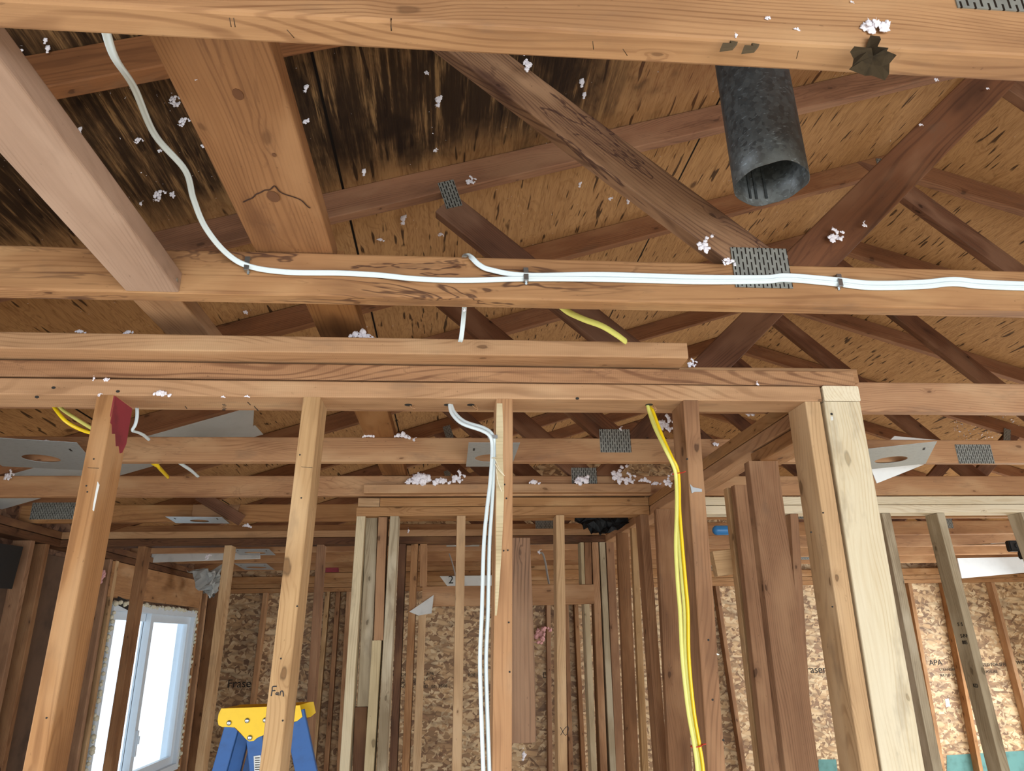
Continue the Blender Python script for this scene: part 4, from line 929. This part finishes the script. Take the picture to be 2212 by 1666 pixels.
# ------------------------------------------------------------------ step ladder
def ladder():
    Y = 2.55; o = P(560, 1600, 'y', Y)
    T = thing('step_ladder', 'blue step ladder with a yellow top cap behind the Fan stud', 'ladder', (o.x, o.y, -ZC))
    q = lambda x, y: P(x, y, 'y', Y)
    out = [q(*a) for a in ((478, 1531), (560, 1528), (648, 1524), (653, 1549), (642, 1558), (618, 1564), (600, 1574), (556, 1594), (548, 1601), (538, 1602), (531, 1597), (510, 1573), (505, 1571), (480, 1571), (472, 1567), (470, 1557), (472, 1543))]
    for k, (dy, nm) in enumerate(((0, 'cap_side'), (.13, 'cap_side'))):
        bm = bmesh.new(); A_ = [bm.verts.new(p-out[0]) for p in out]; B_ = [bm.verts.new(p-out[0]+Vector((0, .006, 0))) for p in out]
        bm.faces.new(A_); bm.faces.new(B_[::-1]); n = len(out)
        for i in range(n): bm.faces.new((A_[i], A_[(i+1) % n], B_[(i+1) % n], B_[i]))
        bmesh.ops.triangulate(bm, faces=[f for f in bm.faces if len(f.verts) > 4])
        cs_ = link(nm, mesh(bm), M_LYEL, T, W3(out[0]+Vector((.02*k, dy, 0))))
        if k == 0:
            for (x, y) in ((495, 1562), (534, 1557), (573, 1556), (540, 1594)):
                bm = bmesh.new(); bmesh.ops.create_uvsphere(bm, u_segments=12, v_segments=8, radius=.008, matrix=Matrix.Scale(.5, 4, (0, 1, 0)))
                link('rivet', mesh(bm, smooth=True), M_STEEL, cs_, W3(q(x, y)-Vector((0, .002, 0))))
    a = out[0]; b = out[2]
    bm = bmesh.new(); vs_ = [bm.verts.new(p-a) for p in (a+Vector((.005, -.002, .0)), b+Vector((-.005, -.002, 0)), b+Vector((.010, .138, 0)), a+Vector((.025, .138, 0)))]
    bm.faces.new(vs_); bmesh.ops.solidify(bm, geom=bm.faces[:], thickness=.006); link('cap_top', mesh(bm), M_LYEL, T, W3(a))
    def rail(nm, xt, yt, xb, yb, dy, wd=.065, dp=.022, lab=None):
        A_ = q(xt, yt)+Vector((0, dy, 0)); B_ = q(xb, yb)+Vector((0, dy, 0)); d = (B_-A_); t = (-ZC-A_.z)/d.z
        return board(nm, A_+d*t, A_, wd, dp, (1, 0, 0), M_LBLUE, T, warp=0, cuts=(((0, 0, -ZC+.001), (0, 0, 1)), None))
    rail('front_rail', 500, 1566, 472, 1666, .018, .045)
    rail('front_rail', 512, 1566, 486, 1666, .115, .045)
    r_ = rail('rear_rail', 548, 1590, 556, 1666, .014, .05)
    rail('rear_rail', 634, 1540, 660, 1666, .014, .065)
    rail('rear_rail', 545, 1590, 525, 1666, .115, .05)
    p = q(550, 1634); film('label', [q(548, 1634)+Vector((0, .0005, 0)), q(563, 1632), q(566, 1700), q(551, 1702)], M_DRY, r_, .001)
    for i in range(6):
        for kx in (0,):
            film('label_print', [q(551, 1637+5*i)-Vector((0, .001, 0)), q(561, 1636.5+5*i)-Vector((0, .001, 0)), q(561.3, 1638.2+5*i)-Vector((0, .001, 0)), q(551.3, 1638.8+5*i)-Vector((0, .001, 0))], M_INKB, r_, .0012)
    for zz_ in (-.55, -.85, -1.15, -1.45):
        bm = bmesh.new(); boxm(bm, (0, 0, 0), (.07, .12, .02)); link('step', mesh(bm), M_LBLUE, T, W3((o.x-.10-.12*(-.3-zz_), Y+.07, zz_)))
ladder()
# ------------------------------------------------------------------ insulation tufts
def tuft_mesh(seed, n=16, ratio=(1, .6, 1)):
    rs = random.Random(seed); bm = bmesh.new(); c = Vector((0, 0, 0)); pts = []
    for i in range(n):
        if i: c = pts[rs.randrange(len(pts))]+Vector((rs.gauss(0, .22)*ratio[0], rs.gauss(0, .12)*ratio[1], rs.gauss(0, .22)*ratio[2]))
        pts.append(Vector(c)); r = rs.uniform(.10, .24)*(1-.35*min(1, c.length))
        res = bmesh.ops.create_icosphere(bm, subdivisions=3, radius=r)
        off = Vector((rs.random()*9, rs.random()*9, rs.random()*9))
        for v_ in res['verts']:
            k = 1+.55*noise.noise(v_.co*(2.2/r)*.5+off)+.45*noise.noise(v_.co*(5/r)*.5+off)+.35*noise.noise(v_.co*(12/r)*.5+off)
            v_.co = Vector((v_.co.x*k, v_.co.y*k*.7, v_.co.z*k))+c
    for j in range(5):   # loose fibres
        a = pts[rs.randrange(len(pts))]; d = Vector((rs.gauss(0, 1), rs.gauss(0, .4), rs.gauss(0, 1))).normalized()*.35
        s = Vector((d.z, 0, -d.x))*.05
        vs_ = [bm.verts.new(p) for p in (a-s, a+s, a+d*.6+s*.5+Vector((0, 0, .05)), a+d)]; bm.faces.new(vs_)
    me = mesh(bm, 'tuft', True); me.materials.append(M_FLUFF)
    m = max(max(abs(v_.co.x), abs(v_.co.z)) for v_ in me.vertices)
    for v_ in me.vertices: v_.co *= .5/m*1.0
    return me
TM = [tuft_mesh(s) for s in (1, 2, 3, 4)]+[tuft_mesh(5, 12, (.35, .5, 1.3)), tuft_mesh(6, 12, (.4, .5, 1.2))]+[tuft_mesh(8, 22, (1.6, .6, .45)), tuft_mesh(9, 20, (1.7, .6, .5))]
def tuft(px, py, size, surf, label, kind=None, group='white insulation tufts'):
    """size in photo pixels, on the surface: 'd' deck, ('y', v) or ('z', v) plane"""
    p = PD(px, py) if surf == 'd' else P(px, py, *surf)
    depth = p.dot(FW); s = 1.3*size*depth/F
    k = (random.randrange(4) if kind is None else {'tall': random.choice((4, 5)), 'wide': random.choice((6, 7))}[kind])
    o = bpy.data.objects.new('insulation_tuft', TM[k]); C.collection.objects.link(o)
    dn = ray(px, py).normalized(); off = s*.16
    o.location = Vector((p.x, p.y, p.z+ZC))-dn*off
    o.scale = (s, s*.7, s)
    o.rotation_euler = (.0, random.uniform(-.5, .5) if kind is None else random.uniform(-.15, .15), random.uniform(-.3, .3))
    if surf == 'd': o.rotation_euler.x = .45
    tag(o, label, 'insulation', group); return o
C1 = ('y', .554); C2 = ('y', 1.174)
big = [(1905, 54, 74, C1, 'largest white tuft, on the nearest chord above the torn scrap', None),
 (1139, 142, 50, ('y', 1.15), 'long white tuft hanging at the top of the weathered web', 'tall'),
 (946, 217, 44, 'd', 'tall white tuft on the darkest stained roof boards', 'tall'),
 (921, 157, 18, 'd', 'small round tuft above the tall one on the stained boards', None),
 (660, 190, 30, 'd', 'thin white tuft right of the wide plank on stained boards', 'tall'),
 (664, 260, 18, 'd', 'small tuft below the thin one right of the wide plank', None),
 (372, 210, 26, 'd', 'tuft just left of the wide plank, upper one', None), (383, 224, 26, 'd', 'tuft just left of the wide plank, second one', None),
 (394, 257, 28, 'd', 'tuft just left of the wide plank, third down', None), (172, 281, 28, 'd', 'tuft right of the pinkish block on dark boards', 'tall'),
 (298, 299, 20, 'd', 'small tuft left of the cable on dark boards', None), (445, 313, 22, 'd', 'tuft tucked against the left edge of the wide plank', None),
 (344, 326, 14, 'd', 'tiny tuft touching the cable bend on dark boards', None),
 (338, 416, 32, 'd', 'round tuft on dark boards left of the lower cable', None), (372, 420, 24, 'd', 'spotty tuft between round one and the cable', None), (304, 440, 14, 'd', 'tiny tuft at the lower left of the round one', None),
 (97, 85, 16, 'd', 'top tuft of the hanging strand at upper left', 'tall'), (102, 102, 20, 'd', 'middle tuft of the hanging strand at upper left', 'tall'), (98, 150, 16, 'd', 'lowest tuft of the hanging strand at upper left', None), (46, 110, 16, 'd', 'tuft left of the hanging strand at upper left', 'tall'),
 (939, 325, 14, 'd', 'small tuft just above the third rafter near its middle', None), (785, 369, 18, 'd', 'tuft on dark boards close above the third rafter', 'tall'),
 (870, 473, 40, 'd', 'white tuft on the lighter roof boards left of the short dark web', 'tall'), (1014, 392, 28, ('y', 1.80), 'tuft beside the small gusset of the short dark web', None),
 (953, 504, 14, 'd', 'tiny tuft below the tuft on the lighter boards', None), (823, 517, 14, 'd', 'flat little tuft above the second truss chord', 'wide'),
 (1252, 398, 22, 'd', 'tuft on boards between the webs, left one', 'tall'), (1318, 429, 15, 'd', 'small tuft between the webs, middle one', None), (1356, 431, 16, 'd', 'small tuft between the webs, right one', 'tall'),
 (1255, 175, 22, 'd', 'thin tuft right of the weathered web, upper one', 'tall'), (1261, 203, 17, 'd', 'thin tuft right of the weathered web, lower one', 'tall'),
 (1519, 532, 52, ('y', 1.15), 'big tuft on the lower end of the weathered web', None), (1574, 560, 34, ('y', 1.15), 'tuft touching the left side of the large nail plate', None),
 (1638, 553, 10, C2, 'speck of insulation on the large nail plate', None),
 (1802, 513, 44, ('y', 1.165), 'heart shaped tuft on the dark web right of the large nail plate', None), (1867, 487, 18, ('y', 1.165), 'tuft on the dark web edge right of the heart shaped one', None),
 (1590, 77, 18, C1, 'small tuft on the nearest chord above the vent pipe', 'tall'), (1661, 38, 18, C1, 'tuft high on the nearest chord left of the largest', None), (1719, 62, 22, C1, 'branching tuft on the nearest chord left of the largest', 'wide'), (1840, 3, 12, C1, 'tuft cut by the top edge of the picture', None),
 (2020, 170, 16, ('y', 1.15), 'tuft on the dark web close under the nearest chord', None), (1988, 268, 12, ('y', 1.165), 'small tuft midway on the dark web', None), (2132, 190, 10, ('y', 1.165), 'tiny tuft high on the dark web', None),
 (2160, 237, 14, 'd', 'tuft on the right roof slope beside the dark web', None),
 (530, 674, 18, 'd', 'tuft between the second truss chord and the near wall at left', None),
 (770, 722, 62, ('y', 1.50), 'wide heap of insulation on the board over the near wall', 'wide'), (175, 715, 18, ('y', 1.50), 'flat bit of insulation on the near wall board at far left', 'wide'), (277, 716, 20, ('y', 1.50), 'second flat bit of insulation on the near wall board at left', 'wide'),
 (1003, 671, 10, C2, 'bit of fluff on the cable under the second truss', None), (968, 675, 12, 'd', 'small tuft left of the cable under the second truss', 'wide'),
 (232, 820, 17, ('y', 1.498), 'tuft in the crack of the near plates above the red topped stud', None), (202, 819, 14, ('y', 1.498), 'smaller tuft left of the one above the red topped stud', 'tall'), (214, 851, 11, ('y', 1.498), 'speck of plaster right on top of the red topped stud', None),
 (352, 848, 30, ('y', 1.498), 'smeared white plaster on the near plate right of the red topped stud', 'wide'), (480, 857, 13, ('y', 1.498), 'white chip on the near plate, left of two', 'wide'), (531, 856, 14, ('y', 1.498), 'white chip on the near plate, right of two', 'wide'),
 (1492, 787, 26, ('y', 1.55), 'tuft at the square end of the overhanging board', None), (1636, 830, 12, ('y', 1.498), 'white speck on the near plate right part', None),
 (862, 940, 40, ('y', 2.44), 'white heap on the fourth truss chord beside the narrow plank', 'wide'), (790, 941, 30, ('y', 2.44), 'thin line of fluff on the fourth chord left of the heap', 'wide'), (894, 950, 12, ('y', 2.45), 'small tuft right of the heap on the fourth chord', None),
 (15, 1029, 30, ('y', 3.06), 'tuft hanging at the left picture edge on the fifth chord', None), (103, 953, 18, ('y', 2.45), 'thin shred on the fourth chord at far left', 'wide'),
 (1434, 918, 50, ('y', 2.44), 'fluffy tuft right beside the yellow cables behind the near wall', None), (1340, 927, 12, ('y', 2.45), 'dot of fluff on the nail plate of the fourth truss', None),
 (1549, 960, 16, ('y', 2.45), 'tuft on the side wall plate corner', None), (1626, 893, 24, ('y', 1.9), 'grey tuft under the near plate close to the gnarled stud', None),
 (915, 1031, 60, ('y', 3.05), 'big pile of insulation on the middle wall, left', 'wide'), (958, 1037, 30, ('y', 3.04), 'low pile of insulation between the two big ones on the middle wall', 'wide'), (985, 1034, 36, ('y', 3.03), 'round white lump of insulation on the middle wall', None), (880, 1040, 24, ('y', 3.04), 'thin left tail of the insulation pile on the middle wall', 'wide'),
 (1156, 1040, 22, ('y', 3.03), 'small tuft on the middle wall right of the central stud', 'wide'), (1264, 1035, 38, ('y', 3.03), 'tuft on the middle wall left of the dark nail plate', None),
 (1333, 1028, 52, ('y', 3.04), 'largest pile of insulation on the middle wall, right of the nail plate', None), (1356, 1038, 34, ('y', 3.03), 'second lump of the largest pile on the middle wall', None), (1387, 1037, 30, ('y', 3.03), 'right tail of the largest pile on the middle wall', 'wide'), (1418, 1043, 18, ('y', 3.03), 'last tuft near the right end of the middle wall', 'wide'),
 (1442, 1042, 34, ('y', 2.7), 'tuft lying on the side wall plate next to the yellow cables', None),
 (530, 1135, 24, ('y', 4.02), 'patch of white fluff on the far left wall plates', 'wide'), (447, 1200, 16, ('y', 4.5), 'tuft left of the stud near the ladder, under the plates', None),
 (882, 1148, 12, ('y', 4.02), 'white plaster bit on the far wall plate', 'tall'), (1131, 1635, 26, ('y', 6.9), 'white tuft on the strand board under the rough hanging board', 'tall'),
 (1164, 1193, 13, ('y', 4.1), 'white blob where the beige wire starts', None), (423, 172, 10, ('z', .684), 'white dot on the wide plank', None), (183, 1040-1, 1, ('y', 1.5), None, None)]
for px, py, s, surf, lab, kd in big:
    if lab: tuft(px, py, s, surf, lab, kd)
for px, py, s, Y_, lab in ((1163, 1362, 46, 6.98, 'pink insulation bulging beside the rough hanging board'), (690, 1300, 34, 6.9, 'strip of pink insulation right of the Fan stud'), (450, 1250, 30, 5.85, 'pink insulation inside the torn grey paper'), (72, 1165, 44, 3.95, 'grey pink insulation stuffed in the upper left corner'), (218, 1240, 34, 4.5, 'pink insulation behind the red topped stud')):
    o = tuft(px, py, s, ('y', Y_), lab, 'tall' if px in (690, 218) else None, 'pink insulation'); o.data = o.data.copy(); o.data.materials.clear(); o.data.materials.append(M_PINKF)
# loose specks nobody could count
rs = random.Random(11); bm = bmesh.new()
def speck(p, r):
    p = Vector(p); q = [Vector((rs.gauss(0, 1), rs.gauss(0, 1), rs.gauss(0, 1))).normalized()*r*rs.uniform(.5, 1.3) for _ in range(4)]
    vs_ = [bm.verts.new(p+a) for a in q]
    for f in ((0, 1, 2), (0, 2, 3), (0, 3, 1), (1, 3, 2)): bm.faces.new([vs_[i] for i in f])
cl = [(rs.uniform(-1.3, 1.6), rs.uniform(.7, 3.)) for _ in range(45)]
for i in range(620):
    if rs.random() < .6: c = rs.choice(cl); x, y = rs.gauss(c[0], .06), rs.gauss(c[1], .06)
    else: x, y = rs.uniform(-1.6, 1.9), rs.uniform(.6, 3.4)
    if x < 1.93: speck((x, y, DC+DS*x-.002), rs.choice((.0012, .0015, .002, .003)))
for i in range(260):
    x, y = rs.uniform(2.0, 3.6), rs.uniform(.6, 3.4); speck((x, y, DC+DS*(2*RX-x)-.002), rs.choice((.0012, .0015, .002)))
for i in range(260):
    d = ray(rs.uniform(2060, 2300), rs.uniform(895, 950)); den = d.z+DS*d.x; p = d*((DC+2*DS*RX)/den); speck(p-Vector((0, 0, .004)), rs.choice((.005, .007, .010)))
tag(link('insulation_specks', mesh(bm), M_FLUFF, None, W3((0, 0, 0))), 'tiny white insulation specks scattered over the underside of the roof boards', 'insulation', None, 'stuff')
